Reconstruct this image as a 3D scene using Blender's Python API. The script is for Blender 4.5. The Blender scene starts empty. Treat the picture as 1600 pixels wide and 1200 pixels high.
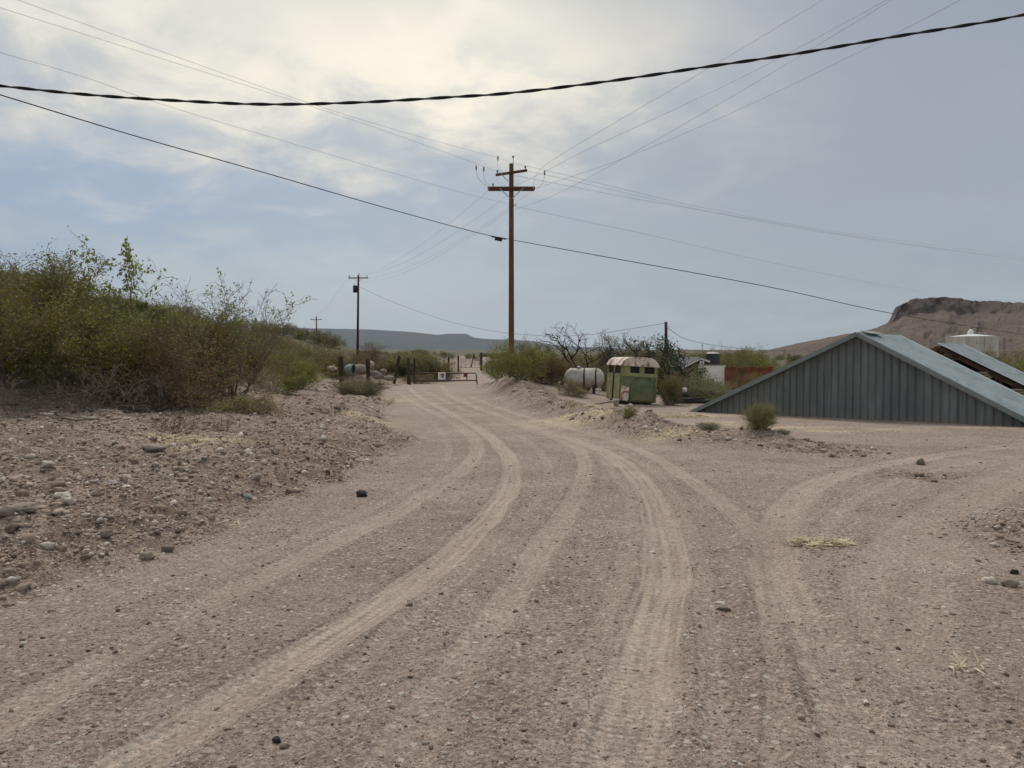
import bpy, math, random
import numpy as np
from mathutils import Vector, Matrix
R = math.radians
# ------------------------------------------------------------------ camera, world, sun, exposure
scene = bpy.context.scene
EYE = 1.7; F = 1200.0; HOR = 560.0
PITCH = math.atan((600.0 - HOR) / F)
cam_d = bpy.data.cameras.new('camera'); cam = bpy.data.objects.new('camera', cam_d)
scene.collection.objects.link(cam); scene.camera = cam
cam_d.sensor_width = 36; cam_d.lens = 36 * F / 1600; cam_d.clip_start = 0.05; cam_d.clip_end = 40000
cam.location = (0, 0, EYE); cam.rotation_euler = (math.pi / 2 - PITCH, 0, 0)
scene.view_settings.view_transform = 'Standard'; scene.view_settings.look = 'None'
scene.view_settings.exposure = 0.2; scene.view_settings.gamma = 1.0
SUN_EL, SUN_AZ = 48.0, -12.0      # degrees; azimuth measured from +Y towards +X
sd = bpy.data.lights.new('sun', 'SUN'); sd.energy = 1.8; sd.angle = R(14); sd.color = (1, .95, .86)
so = bpy.data.objects.new('sun', sd); scene.collection.objects.link(so)
dv = Vector((math.sin(R(SUN_AZ)) * math.cos(R(SUN_EL)), math.cos(R(SUN_AZ)) * math.cos(R(SUN_EL)), math.sin(R(SUN_EL))))
so.rotation_euler = dv.to_track_quat('Z', 'Y').to_euler(); so.location = dv * 50

class NT:
    def __init__(s, tree): s.t = tree; s.n = tree.nodes; s.l = tree.links
    def node(s, typ, ins=None, **kw):
        n = s.n.new(typ)
        for k, v in kw.items(): setattr(n, k, v)
        for k, v in (ins or {}).items():
            if hasattr(v, 'is_output') or isinstance(v, bpy.types.NodeSocket): s.l.new(v, n.inputs[k])
            else: n.inputs[k].default_value = v
        return n
    def math(s, op, a, b=0.0, c=None, clamp=False):
        d = {0: a, 1: b}
        if c is not None: d[2] = c
        n = s.node('ShaderNodeMath', d, operation=op); n.use_clamp = clamp
        return n.outputs[0]
    def mix(s, f, a, b, typ='RGBA', blend='MIX'):
        n = s.n.new('ShaderNodeMix'); n.data_type = typ
        if typ == 'RGBA': n.blend_type = blend
        i = {'RGBA': (6, 7, 2), 'FLOAT': (2, 3, 0)}[typ]
        for k, v in ((0, f), (i[0], a), (i[1], b)):
            if isinstance(v, bpy.types.NodeSocket): s.l.new(v, n.inputs[k])
            else:
                if typ == 'RGBA' and k != 0: v = tuple(v) + (1,) if len(v) == 3 else v
                n.inputs[k].default_value = v
        return n.outputs[i[2]]
    def noise(s, vec, scale, detail=4, rough=.55, dist=0.0):
        n = s.node('ShaderNodeTexNoise', {'Scale': scale, 'Detail': detail, 'Roughness': rough, 'Distortion': dist})
        if vec is not None: s.l.new(vec, n.inputs['Vector'])
        return n.outputs[0]
    def ramp(s, f, stops):
        n = s.node('ShaderNodeValToRGB', {0: f}); e = n.color_ramp.elements
        while len(e) < len(stops): e.new(.5)
        for i, (p, c) in enumerate(stops):
            e[i].position = p; e[i].color = tuple(c) + (1,) if len(c) == 3 else c
        return n.outputs[0]
    def maprange(s, v, a, b, c=0.0, d=1.0, smooth=True):
        n = s.node('ShaderNodeMapRange', {0: v, 1: a, 2: b, 3: c, 4: d}); n.clamp = True
        if smooth: n.interpolation_type = 'SMOOTHSTEP'
        return n.outputs[0]

w = bpy.data.worlds.new('World'); scene.world = w; w.use_nodes = True; w.node_tree.nodes.clear()
t = NT(w.node_tree)
sky = t.node('ShaderNodeTexSky', sky_type='NISHITA', sun_disc=False)
sky.sun_elevation = R(SUN_EL); sky.sun_rotation = R(SUN_AZ); sky.dust_density = 2.0; sky.air_density = 1.2
skyc = t.node('ShaderNodeVectorMath', {0: sky.outputs[0], 1: (.1, .1, .1)}, operation='MULTIPLY').outputs[0]
tc = t.node('ShaderNodeTexCoord').outputs['Generated']
nrm = t.node('ShaderNodeVectorMath', {0: tc}, operation='NORMALIZE').outputs[0]
sep = t.node('ShaderNodeSeparateXYZ', {0: nrm})
X, Y, Z = sep.outputs
# flat cloud-deck coordinates so that clouds squash towards the horizon
den = t.math('ADD', t.math('MAXIMUM', Z, 0.0), .22)
deck = t.node('ShaderNodeCombineXYZ', {0: t.math('DIVIDE', X, den), 1: t.math('DIVIDE', Y, den), 2: 0.0}).outputs[0]
n1 = t.noise(deck, 1.35, 7, .55, .4); n2 = t.noise(deck, 3.7, 6, .6, .3); n3 = t.noise(nrm, 2.3, 4, .5)
az = t.math('ARCTAN2', X, Y); el = t.math('ARCSINE', Z)
az = t.math('ADD', az, t.math('MULTIPLY', t.math('SUBTRACT', n1, .5), .45))
el = t.math('ADD', el, t.math('MULTIPLY', t.math('SUBTRACT', n2, .5), .26))
el = t.math('ADD', el, t.math('MULTIPLY', t.math('SUBTRACT', n3, .5), .12))
def blob(px, py, sx, sy, p=1.0):
    a0 = math.atan((px - 800) / F); e0 = math.atan((HOR - py) / F)
    a = t.math('DIVIDE', t.math('SUBTRACT', az, a0), sx / F); e = t.math('DIVIDE', t.math('SUBTRACT', el, e0), sy / F)
    q = t.math('ADD', t.math('MULTIPLY', a, a), t.math('MULTIPLY', e, e))
    return t.math('MULTIPLY', t.math('EXPONENT', t.math('MULTIPLY', q, -1.0)), p, clamp=True)
colr = t.mix(t.maprange(n1, .35, .68), (.335, .375, .42), (.405, .44, .47))
colr = t.mix(t.maprange(el, .0, .22), (.40, .46, .50), colr)
colr = t.mix(blob(60, 330, 620, 95, 1.0), colr, (.27, .365, .51))
colr = t.mix(blob(560, 450, 260, 60, .6), colr, (.47, .53, .58))
colr = t.mix(blob(1250, 430, 420, 120, .7), colr, (.315, .36, .41))
colr = t.mix(blob(1350, 30, 380, 150, .9), colr, (.25, .285, .365))
colr = t.mix(blob(1450, 230, 380, 200, .7), colr, (.285, .32, .38))
wcol = t.mix(t.maprange(n2, .35, .7), (.60, .60, .56), (.86, .79, .65))
colr = t.node('ShaderNodeVectorMath', {0: colr, 1: (.95, .94, .93)}, operation='MULTIPLY').outputs[0]
colr = t.mix(blob(180, 60, 640, 160, 1.0), colr, wcol)
colr = t.mix(blob(720, 120, 300, 130, .85), colr, wcol)
colr = t.mix(blob(650, 90, 240, 70, .75), colr, (.95, .87, .70))
colr = t.mix(blob(40, 45, 90, 40, .6), colr, (.55, .60, .64))
top = t.maprange(el, .5, 1.2)
colr = t.mix(top, colr, (.72, .71, .68))
cc = t.mix(.93, skyc, colr)
bg = t.node('ShaderNodeBackground', {0: cc, 1: 1.0})
wo = t.node('ShaderNodeOutputWorld'); t.l.new(bg.outputs[0], wo.inputs[0])

# ------------------------------------------------------------------ materials
def material(name, col, rough=.8, var=.25, scale=6.0, bump=0.0, bscale=30.0, col2=None, metal=0.0, c2range=(.5, .62), rnd=.0, trans=0.0, coord='Object', aniso=None):
    m = bpy.data.materials.new(name); m.use_nodes = True; t = NT(m.node_tree)
    b = m.node_tree.nodes['Principled BSDF']; b.inputs['Roughness'].default_value = rough; b.inputs['Metallic'].default_value = metal
    b.inputs['Specular IOR Level'].default_value = .3
    vec = t.node('ShaderNodeTexCoord').outputs[coord]
    if aniso: vec = t.node('ShaderNodeVectorMath', {0: vec, 1: aniso}, operation='MULTIPLY').outputs[0]
    n = t.noise(vec, scale, 5, .6)
    c = t.mix(t.maprange(n, .3, .7), [max(0, v * (1 - var)) for v in col], [v * (1 + var) for v in col])
    if col2:
        n2 = t.noise(vec, scale * .6, 6, .65, .5)
        c = t.mix(t.maprange(n2, *c2range), c, col2)
    if rnd:
        oi = t.node('ShaderNodeObjectInfo').outputs['Random']
        hsv = t.node('ShaderNodeHueSaturation', {'Hue': t.math('ADD', t.math('MULTIPLY', oi, rnd * .12), .5 - rnd * .06), 'Saturation': 1.0, 'Value': t.math('ADD', t.math('MULTIPLY', oi, rnd), 1 - rnd / 2), 'Color': c})
        c = hsv.outputs[0]
    t.l.new(c, b.inputs['Base Color'])
    if bump:
        bn = t.node('ShaderNodeBump', {'Strength': bump, 'Distance': .02, 'Height': t.noise(vec, bscale, 5, .65)})
        t.l.new(bn.outputs[0], b.inputs['Normal'])
    if trans:
        tr = t.node('ShaderNodeBsdfTranslucent', {0: c}); mx = t.node('ShaderNodeMixShader', {0: trans, 1: b.outputs[0], 2: tr.outputs[0]})
        t.l.new(mx.outputs[0], m.node_tree.nodes['Material Output'].inputs[0])
    return m
M = {}
M['pole'] = material('pole wood', (.17, .075, .032), .8, .35, 3, .4, 40, (.10, .05, .028), aniso=(6, 6, .6))
M['arm'] = material('arm wood', (.11, .05, .03), .8, .3, 6, .3)
M['farpole'] = material('far pole wood', (.075, .04, .03), .85, .2)
M['oldwood'] = material('old wood', (.05, .036, .028), .9, .4, 8, .5, 40)
M['greywood'] = material('grey wood', (.26, .22, .18), .9, .3, 8, .5, 40)
M['porcelain'] = material('insulator porcelain', (.10, .11, .11), .3)
M['galv'] = material('galvanised steel', (.35, .36, .36), .45, .2, metal=.4)
M['cable'] = material('cable sheath', (.02, .02, .022), .55)
M['wire'] = material('bare wire', (.34, .35, .36), .5)
M['black'] = material('black metal', (.015, .015, .016), .5)
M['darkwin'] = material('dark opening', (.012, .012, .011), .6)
M['gatepaint'] = material('red brown gate pipe', (.07, .032, .027), .6, .3, 10)
M['white'] = material('white paint', (.72, .72, .70), .6, .06)
M['signred'] = material('sign maroon', (.16, .045, .045), .6)
M['signpink'] = material('sign print', (.20, .09, .10), .6)
M['tankwhite'] = material('weathered tank paint', (.52, .49, .43), .6, .14, 3, .1, 30, (.30, .24, .18), c2range=(.42, .72))
M['bigtank'] = material('silver tank steel', (.72, .72, .70), .5, .12, 1.2, .1, 3, (.55, .55, .53), metal=0.0, aniso=(3, 3, .4))
M['trailer'] = material('faded green paint', (.125, .165, .085), .65, .3, 2.6, .3, 20, (.20, .17, .085), c2range=(.42, .66))
M['trailerlight'] = material('sun bleached green paint', (.27, .28, .13), .65, .22, 4, .3, 20, (.20, .13, .06), c2range=(.5, .68))
M['trailerroof'] = material('rusty cream roof', (.68, .58, .49), .6, .12, 4, .3, 20, (.27, .14, .095), c2range=(.47, .56))
M['barnwall'] = material('grey wall steel', (.175, .19, .192), .6, .16, 1.3, .05, 8, (.14, .162, .162), c2range=(.45, .62), aniso=(2.5, 2.5, .5))
M['barnrib'] = material('dark wall steel', (.10, .118, .116), .6, .15, 3)
M['barnroof'] = material('pale roof steel', (.37, .415, .42), .45, .08, 1.5, .05, 8, (.27, .33, .325), aniso=(1, 1, 3))
M['trim'] = material('trim steel', (.20, .24, .235), .5, .1)
M['rafter'] = material('weathered rafter', (.12, .075, .055), .9, .3)
M['shadewood'] = material('shaded boards', (.03, .024, .02), .9, .3)  # brown-black base colour carries the shade inside the open shed
M['concrete'] = material('grey rock', (.26, .22, .19), .9, .3, 6, .5, 20)
M['teal'] = material('teal drum paint', (.20, .27, .25), .6, .2)
M['darktank'] = material('dark plastic tank', (.045, .05, .055), .6, .15)
M['whitewall'] = material('white washed wall', (.80, .80, .77), .8, .1, 4, .2, 10, (.16, .15, .12), c2range=(.6, .66))
M['rust'] = material('orange rusty sheet', (.20, .068, .032), .8, .35, 2.2, .1, 10, (.12, .06, .035), c2range=(.48, .62))
M['housedark'] = material('house wall', (.05, .055, .06), .8, .2)
M['shed'] = material('shed wall', (.12, .14, .145), .8, .2)
M['bark'] = material('dead bark', (.055, .04, .032), .9, .3)
M['palebark'] = material('pale twigs', (.20, .16, .12), .9, .3)
M['twig'] = material('grey brown twigs', (.17, .13, .10), .9, .3)
M['leafgreen'] = material('creosote leaves', (.225, .22, .05), .7, .45, .9, rnd=.5, trans=.25)
M['leafbright'] = material('mesquite leaves', (.22, .25, .08), .65, .35, .9, rnd=.3, trans=.3)
M['leafbrown'] = material('brown scrub leaves', (.225, .17, .066), .8, .4, .9, rnd=.4, trans=.2)
M['leafolive'] = material('olive leaves', (.22, .20, .08), .75, .3, 2, rnd=.3, trans=.25)
M['leafpale'] = material('pale sage leaves', (.24, .23, .125), .8, .25, 2, rnd=.25, trans=.2)
M['leafdark'] = material('dark tree leaves', (.06, .08, .04), .7, .4, .9, rnd=.3, trans=.2)
M['rustweed'] = material('rusty dry weed', (.16, .075, .03), .85, .3, 3, rnd=.3)
M['cactus'] = material('prickly pear pads', (.17, .20, .08), .6, .25, 4, rnd=.2)
M['straw'] = material('dry straw', (.52, .44, .29), .85, .3, 12)
M['bottle'] = material('pale scrap', (.62, .62, .60), .6)
M['stonebrown'] = material('brown stone', (.20, .155, .125), .85, .25, 20, .4, 60)
M['stonegrey'] = material('grey stone', (.29, .235, .195), .85, .3, 20, .4, 60)
M['stoneblack'] = material('black stone', (.035, .032, .035), .8, .3, 20, .4, 60)
M['stonewhite'] = material('white stone', (.52, .46, .39), .8, .15, 20, .3, 60)
M['stoneblue'] = material('blue grey stone', (.30, .32, .34), .8, .2, 20, .3, 60)

# ------------------------------------------------------------------ object helpers
C = scene.collection
def tag(o, label=None, cat=None, group=None, kind=None):
    if label: o['label'] = label
    if cat: o['category'] = cat
    if group: o['group'] = group
    if kind: o['kind'] = kind
    return o
def thing(name, label, cat, loc=(0, 0, 0), rot=(0, 0, 0), group=None):
    o = bpy.data.objects.new(name, None); C.objects.link(o); o.empty_display_size = .2
    o.location = loc; o.rotation_euler = rot
    return tag(o, label, cat, group)
def mesh_np(name, v, f):
    v = np.asarray(v, dtype=np.float32).reshape(-1, 3); f = np.asarray(f, dtype=np.int32); k = f.shape[1]
    me = bpy.data.meshes.new(name); me.vertices.add(len(v)); me.vertices.foreach_set('co', v.ravel())
    me.loops.add(f.size); me.loops.foreach_set('vertex_index', f.ravel())
    me.polygons.add(len(f)); me.polygons.foreach_set('loop_start', np.arange(0, f.size, k, dtype=np.int32))
    me.polygons.foreach_set('loop_total', np.full(len(f), k, dtype=np.int32)); me.update(calc_edges=True)
    return me
def link(name, me, mat, parent=None, smooth=False):
    o = bpy.data.objects.new(name, me); C.objects.link(o)
    if mat is not None and not me.materials: me.materials.append(mat)
    if parent is not None: o.parent = parent
    if smooth: me.polygons.foreach_set('use_smooth', np.ones(len(me.polygons), dtype=bool))
    return o
class MB:
    def __init__(s): s.v = []; s.f = []
    def add(s, vs, fs):
        b = len(s.v); s.v += [tuple(p) for p in vs]; s.f += [tuple(b + i for i in f) for f in fs]; return s
    def box(s, c, d, rot=None):
        hx, hy, hz = d[0] / 2, d[1] / 2, d[2] / 2
        vs = [Vector((x, y, z)) for x in (-hx, hx) for y in (-hy, hy) for z in (-hz, hz)]
        if rot is not None: vs = [rot @ p for p in vs]
        vs = [p + Vector(c) for p in vs]
        return s.add(vs, [(0, 1, 3, 2), (4, 6, 7, 5), (0, 4, 5, 1), (2, 3, 7, 6), (0, 2, 6, 4), (1, 5, 7, 3)])
    def tube(s, pts, r, n=8, caps=True, r1=None):
        pts = [Vector(p) for p in pts]; rs = []
        b = len(s.v); m = len(pts); up = Vector((0, 0, 1))
        for i, p in enumerate(pts):
            d = (pts[min(i + 1, m - 1)] - pts[max(i - 1, 0)]).normalized()
            a = d.cross(up)
            if a.length < .05: a = d.cross(Vector((1, 0, 0)))
            a.normalize(); c = a.cross(d)
            rr = r if r1 is None else r + (r1 - r) * i / (m - 1)
            if isinstance(r, (list, tuple)): rr = r[i]
            for k in range(n):
                an = 2 * math.pi * k / n; s.v.append(tuple(p + a * math.cos(an) * rr + c * math.sin(an) * rr))
        for i in range(m - 1):
            for k in range(n):
                k2 = (k + 1) % n; s.f.append((b + i * n + k, b + i * n + k2, b + (i + 1) * n + k2, b + (i + 1) * n + k))
        if caps: s.f.append(tuple(b + k for k in range(n))[::-1]); s.f.append(tuple(b + (m - 1) * n + k for k in range(n)))
        return s
    def lathe(s, prof, n=24, origin=(0, 0, 0), axis='Z'):
        b = len(s.v); o = Vector(origin)
        for r, z in prof:
            for k in range(n):
                a = 2 * math.pi * k / n; p = Vector((r * math.cos(a), r * math.sin(a), z))
                if axis == 'X': p = Vector((p.z, p.x, p.y))
                s.v.append(tuple(p + o))
        for i in range(len(prof) - 1):
            for k in range(n):
                k2 = (k + 1) % n; s.f.append((b + i * n + k, b + i * n + k2, b + (i + 1) * n + k2, b + (i + 1) * n + k))
        return s
    def prism(s, poly, y0, y1):   # poly in (x, z), extruded along y
        n = len(poly); vs = [(x, y0, z) for x, z in poly] + [(x, y1, z) for x, z in poly]
        fs = [tuple(range(n)), tuple(range(2 * n - 1, n - 1, -1))] + [(i, i + n, (i + 1) % n + n, (i + 1) % n) for i in range(n)]
        return s.add(vs, fs)
    def build(s, name, mat, parent=None, smooth=False, bevel=0.0):
        me = bpy.data.meshes.new(name); me.from_pydata(s.v, [], s.f); me.update()
        import bmesh
        bm = bmesh.new(); bm.from_mesh(me); bmesh.ops.recalc_face_normals(bm, faces=bm.faces); bm.to_mesh(me); bm.free()
        o = link(name, me, mat, parent, smooth)
        if bevel:
            md = o.modifiers.new('bevel', 'BEVEL'); md.width = bevel; md.segments = 2; md.limit_method = 'ANGLE'
        return o

# ------------------------------------------------------------------ noise and terrain height
def _h(ix, iy, seed):
    n = (ix.astype(np.int64) * 374761393 + iy.astype(np.int64) * 668265263 + seed * 1442695041) & 0xffffffff
    n = ((n ^ (n >> 13)) * 1274126177) & 0xffffffff
    return ((n ^ (n >> 16)) & 0xffff) / 65535.0
def vn(x, y, seed=0):
    ix = np.floor(x); iy = np.floor(y); fx = x - ix; fy = y - iy
    fx = fx * fx * (3 - 2 * fx); fy = fy * fy * (3 - 2 * fy)
    a = _h(ix, iy, seed); b = _h(ix + 1, iy, seed); c = _h(ix, iy + 1, seed); d = _h(ix + 1, iy + 1, seed)
    return (a + (b - a) * fx) * (1 - fy) + (c + (d - c) * fx) * fy - .5
def fbm(x, y, f, o=3, seed=0):
    r = 0; a = 1.0
    for i in range(o):
        r = r + a * vn(x * f + i * 17.3, y * f - i * 9.1, seed + i); f *= 2.07; a *= .5
    return r
def sst(x, a=0.0, b=1.0):
    u = np.clip((x - a) / (b - a), 0, 1); return u * u * (3 - 2 * u)
def segdist(x, y, pts):
    best = np.full(x.shape, 1e9); side = np.zeros(x.shape); al = np.zeros(x.shape); s0 = 0
    for (ax, ay), (bx, by) in zip(pts[:-1], pts[1:]):
        dx, dy = bx - ax, by - ay; L = math.hypot(dx, dy) + 1e-9
        u = np.clip(((x - ax) * dx + (y - ay) * dy) / L / L, 0, 1)
        d = np.hypot(x - ax - u * dx, y - ay - u * dy)
        k = d < best; best = np.where(k, d, best)
        side = np.where(k, ((x - ax) * dy - (y - ay) * dx) / L, side); al = np.where(k, s0 + u * L, al); s0 += L
    return best, side, al
def XL(y): return np.interp(y, [-10, 0, 5.3, 6.9, 9.4, 12.1, 17.3, 20, 23, 35, 53, 73, 110, 200, 600], [-4.2, -4.0, -3.5, -2.95, -2.7, -2.2, -2.2, -2.8, -3.6, -5.8, -8.9, -10.2, -9, -11, -30])
BERM = [(6.3, 15.4), (5.2, 16.6), (3.9, 17.7), (3.0, 22), (1.5, 29), (.5, 38), (-.8, 50), (-2.0, 64), (-2.2, 72)]
def Hb(x, y):
    x = np.asarray(x, dtype=float); y = np.asarray(y, dtype=float)
    z = np.interp(y, [0, 73, 85, 110, 200, 400, 1000, 3000, 9000], [0, -.73, -.6, .3, 1.0, 2.5, 7.5, 33, 60])
    s = np.maximum(XL(y) - x + .5 * vn(x * .45, y * .45, 5), 0)
    z = z + .24 * sst(s, 0, 1.3) + .062 * np.minimum(s, 9) * sst(s, 0, 1)
    s0 = np.interp(y, [0, 16, 22, 40, 100], [9, 7.5, 4.2, 3.8, 5])
    hs = np.maximum(s - s0, 0); fade = 1 - .93 * sst(y, 85, 170)
    z = z + 7.5 * np.tanh(.30 * hs * sst(hs, 0, 3) / 7.5) * fade
    near = (y > 5) & (y < 90) & (x > -12) & (x < 18)
    d, sd_, al = segdist(x, y, BERM)
    hgt = np.interp(al, [0, 1.5, 3.5, 10, 20, 30, 48, 56], [.12, .42, .33, .34, .42, .6, .35, .1])
    b = hgt * np.exp(-(d / .95) ** 2) * (1 + .7 * vn(x * 1.1, y * 1.1, 9))
    z = z + np.where(near, b, 0)
    # raised bank the pole and its scrub stand on
    z = z + .75 * np.exp(-(((x - 1.6) / 3.0) ** 2 + ((y - 44) / 9) ** 2))
    z = z + .16 * sst(x - 4.6 + .6 * vn(x, y, 3), 0, 1.2) * sst(9.5 - y, 0, 2) * sst(y, -5, 3)
    return z
def bankmask(x, y):
    s = XL(y) - x + .7 * vn(x * .8, y * .8, 5) + .3 * vn(x * 3, y * 3, 6)
    m = sst(s, -.15, .5)
    d, _, _ = segdist(x, y, BERM)
    m = np.maximum(m, sst(1.5 - d + .6 * vn(x * 2, y * 2, 8), 0, .8) * .9)
    m = np.maximum(m, sst(x - 4.3 + .6 * vn(x, y, 3), 0, .8) * sst(9.5 - y, 0, 2) * .9)
    m = np.maximum(m, .85 * sst(1 - np.hypot((x - 6.3) / .9, (y - 11.9) / .7) + .8 * vn(x * 4, y * 4, 44), .0, .6))
    return m
cp, sp = math.cos(PITCH), math.sin(PITCH)
def ray(px, py):
    u = (px - 800) / F; v = (600 - py) / F
    return u, cp + v * sp, v * cp - sp      # x, y, z in world (camera looks +Y, pitched down)
def P(px, py, d):
    x, y, z = ray(px, py); k = d / y; return Vector((x * k, d, EYE + z * k))
_ds = np.geomspace(1.5, 600, 900)
def G(px, py):
    x, y, z = ray(px, py); k = _ds / y
    hz = EYE + z * k - Hb(x * k, _ds)
    i = int(np.argmax(hz < 0)) if (hz < 0).any() else len(_ds) - 1
    return float(x * k[i]), float(_ds[i])
def at(px, d, dz=0.0):
    x = (px - 800) / F * d; return Vector((x, d, float(Hb(np.array([x]), np.array([d]))[0]) + dz))

def catmull(pts, n=8):
    pts = [np.array(p, dtype=float) for p in pts]; out = []
    q = [2 * pts[0] - pts[1]] + pts + [2 * pts[-1] - pts[-2]]
    for i in range(1, len(q) - 2):
        for k in range(n):
            u = k / n; a, b, c, d = q[i - 1], q[i], q[i + 1], q[i + 2]
            out.append(.5 * (2 * b + (c - a) * u + (2 * a - 5 * b + 4 * c - d) * u * u + (3 * b - a - 3 * c + d) * u ** 3))
    out.append(pts[-1]); return out
# tyre tracks: pixels of the photograph put on the ground, half width (m), strength, tread
TRK = [([(60, 1290), (200, 1200), (430, 1052), (620, 930), (745, 830), (800, 745), (775, 692), (715, 652), (655, 620), (640, 606)], .20, 1.0, .6),
       ([(-150, 1210), (40, 1105), (280, 965), (520, 850), (680, 765), (745, 705), (715, 665), (655, 634), (620, 612)], .19, .75, .25),
       ([(560, 1300), (640, 1160), (740, 1010), (840, 870), (895, 780), (915, 722), (880, 690), (800, 662), (720, 638), (668, 612)], .17, .72, .3),
       ([(930, 1330), (975, 1150), (1015, 1000), (1040, 880), (1020, 780), (960, 715), (870, 680), (780, 650), (710, 622), (690, 603)], .24, 1.0, 1.0),
       ([(1420, 1330), (1345, 1180), (1275, 1010), (1215, 890), (1150, 805), (1070, 745), (990, 700), (900, 672), (800, 645), (730, 618)], .17, .7, .4),
       ([(1215, 1300), (1212, 1130), (1212, 1040), (1200, 960), (1165, 880)], .08, .45, .1),
       ([(1720, 680), (1580, 696), (1450, 715), (1330, 737), (1255, 770), (1215, 830), (1210, 890), (1235, 960)], .26, .85, .2),
       ([(1760, 690), (1600, 738), (1500, 788), (1430, 855), (1395, 930), (1390, 1020), (1410, 1120), (1440, 1230)], .45, .55, .1)]
TRK += [([(330, 1300), (470, 1130), (620, 985), (760, 860), (845, 770), (850, 715), (790, 670), (705, 632), (655, 608)], .10, .42, .1),
        ([(820, 1300), (880, 1120), (950, 960), (985, 850), (980, 770), (930, 708), (840, 666), (750, 636), (695, 608)], .11, .45, .2),
        ([(1100, 1300), (1110, 1100), (1100, 950), (1080, 850), (1050, 770), (990, 718), (880, 678), (780, 648)], .09, .4, .1),
        ([(-150, 1090), (100, 975), (330, 890), (520, 820), (650, 758), (700, 708), (680, 665), (640, 632)], .10, .38, .1),
        ([(1600, 712), (1470, 732), (1370, 762), (1300, 810), (1270, 880), (1290, 980), (1340, 1100)], .12, .4, .1)]
TRK = [(a, hw * .86, st * (1.2 if st >= 1 else .95), tr) for a, hw, st, tr in TRK]
tracks = []
for px, hw, st, tr in TRK:
    pts = [G(float(q[0]), float(q[1])) for q in catmull(px, 5)]
    tracks.append((pts, hw, st, tr))
STRAW = [(880, 655, 1.3, .3), (960, 646, 2.4, .5), (1040, 650, 2.2, .4), (1110, 663, .9, .2), (1240, 668, 1.3, .22), (1300, 674, .9, .15), (1390, 672, .6, .15), (1540, 668, 1.0, .2), (1060, 677, .9, .15),
         (290, 688, .8, .4), (565, 650, .9, .6), (615, 626, .9, .8), (1130, 660, .8, .2), (1210, 669, .6, .1)]
straw_xy = [(*G(a, b), c, d) for a, b, c, d in STRAW]
def track_fields(x, y):
    m = np.zeros(x.shape); tu = np.zeros(x.shape); ts = np.zeros(x.shape); tr_ = np.zeros(x.shape); dz = np.zeros(x.shape)
    k = (y > 1) & (y < 110) & (np.abs(x) < 30); xs, ys = x[k], y[k]
    mm = np.zeros(xs.shape); uu = np.zeros(xs.shape); ss = np.zeros(xs.shape); tt = np.zeros(xs.shape); m2 = np.zeros(xs.shape); zz = np.zeros(xs.shape)
    wob = .05 * vn(xs * 1.3, ys * 1.3, 31)
    for pts, hw, st, tr in tracks:
        d, sd_, al = segdist(xs + wob, ys, pts)
        a = st * (1 - sst(d / hw, .8, 1.12)) * np.clip(.85 + .9 * vn(xs * .8, ys * .55, 33), 0, 1)
        zz += st * (-.020 * np.exp(-(d / (hw * .8)) ** 2) + .017 * np.exp(-((d - hw * 1.35) / (hw * .35)) ** 2))
        m2 = np.maximum(m2, np.minimum(a, mm)); b = a > mm; mm = np.where(b, a, mm); uu = np.where(b, sd_ / hw, uu); ss = np.where(b, al, ss); tt = np.where(b, tr, tt)
    m[k] = mm; tu[k] = uu; ts[k] = ss; tr_[k] = tt * sst(mm - m2, .03, .3); dz[k] = zz
    return m, tu, ts, tr_, dz
def Hfull(x, y, extras=None):
    z = Hb(x, y); r = np.hypot(x, y); bm_ = bankmask(x, y); near = 1 - sst(r, 60, 140)
    z = z + near * (.012 * fbm(x, y, .9, 3, 11) + .006 * fbm(x, y, 6, 2, 15))
    z = z + near * bm_ * (.16 * fbm(x, y, .8, 3, 21) + .12 * np.maximum(fbm(x, y, 3.1, 2, 25), -.2) + .045 * fbm(x, y, 11, 2, 27))
    z = z + sst(r, 100, 400) * .9 * fbm(x, y, .02, 3, 29) * np.minimum(r / 300, 4)
    m, tu, ts, tr, dz = track_fields(x, y)
    z = z + dz * (1 - bm_)
    return z, bm_, m * (1 - bm_ * .85), tu, ts, tr

# ------------------------------------------------------------------ ground sheet (polar, finer in front of the viewer)
rings = [0.0, .5, 1.0]; r = 1.5
while r < 9000:
    rings.append(r); r *= 1.0065 if r < 45 else (1.014 if r < 400 else 1.05)
rings.append(9000.0)
ang = np.concatenate([np.arange(-180, -44, 4.0), np.arange(-44, -40, .5), np.arange(-40, 40, .095), np.arange(40, 44, .5), np.arange(44, 180, 4.0)])
ra = np.radians(ang); rr = np.array(rings)
RX = np.outer(rr, np.sin(ra)).ravel(); RY = np.outer(rr, np.cos(ra)).ravel()
z, bk, tm, tu, ts, tr = Hfull(RX, RY)
nr, na = len(rr), len(ra)
i = np.arange(nr - 1)[:, None] * na + np.arange(na)[None, :]
j = np.arange(nr - 1)[:, None] * na + ((np.arange(na) + 1) % na)[None, :]
f = np.stack([i, j, j + na, i + na], -1).reshape(-1, 4)
gm = mesh_np('ground', np.stack([RX, RY, z], -1), f)
st = np.zeros(RX.shape)
for sx, sy, wx, wy in straw_xy:
    st = np.maximum(st, np.exp(-((RX - sx) / wx) ** 2 - ((RY - sy) / (wy * 2.2)) ** 2))
RR = np.hypot(RX, RY)
rx0 = np.interp(RY, [0, 70, 110, 200, 400], [0, -5, -5.5, -9, -20]); offr = sst(np.abs(RX - rx0), 4, 9)
scrub = offr * sst(RR, 62, 100) * np.where(RY > 0, 1, .5)
scrub = np.maximum(scrub, .8 * sst(XL(RY) - RX, np.interp(RY, [0, 16, 22, 40], [9, 8.5, 5.5, 5]), np.interp(RY, [0, 16, 22, 40], [12, 11.5, 8, 8])) * sst(RY, 5, 10))
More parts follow.
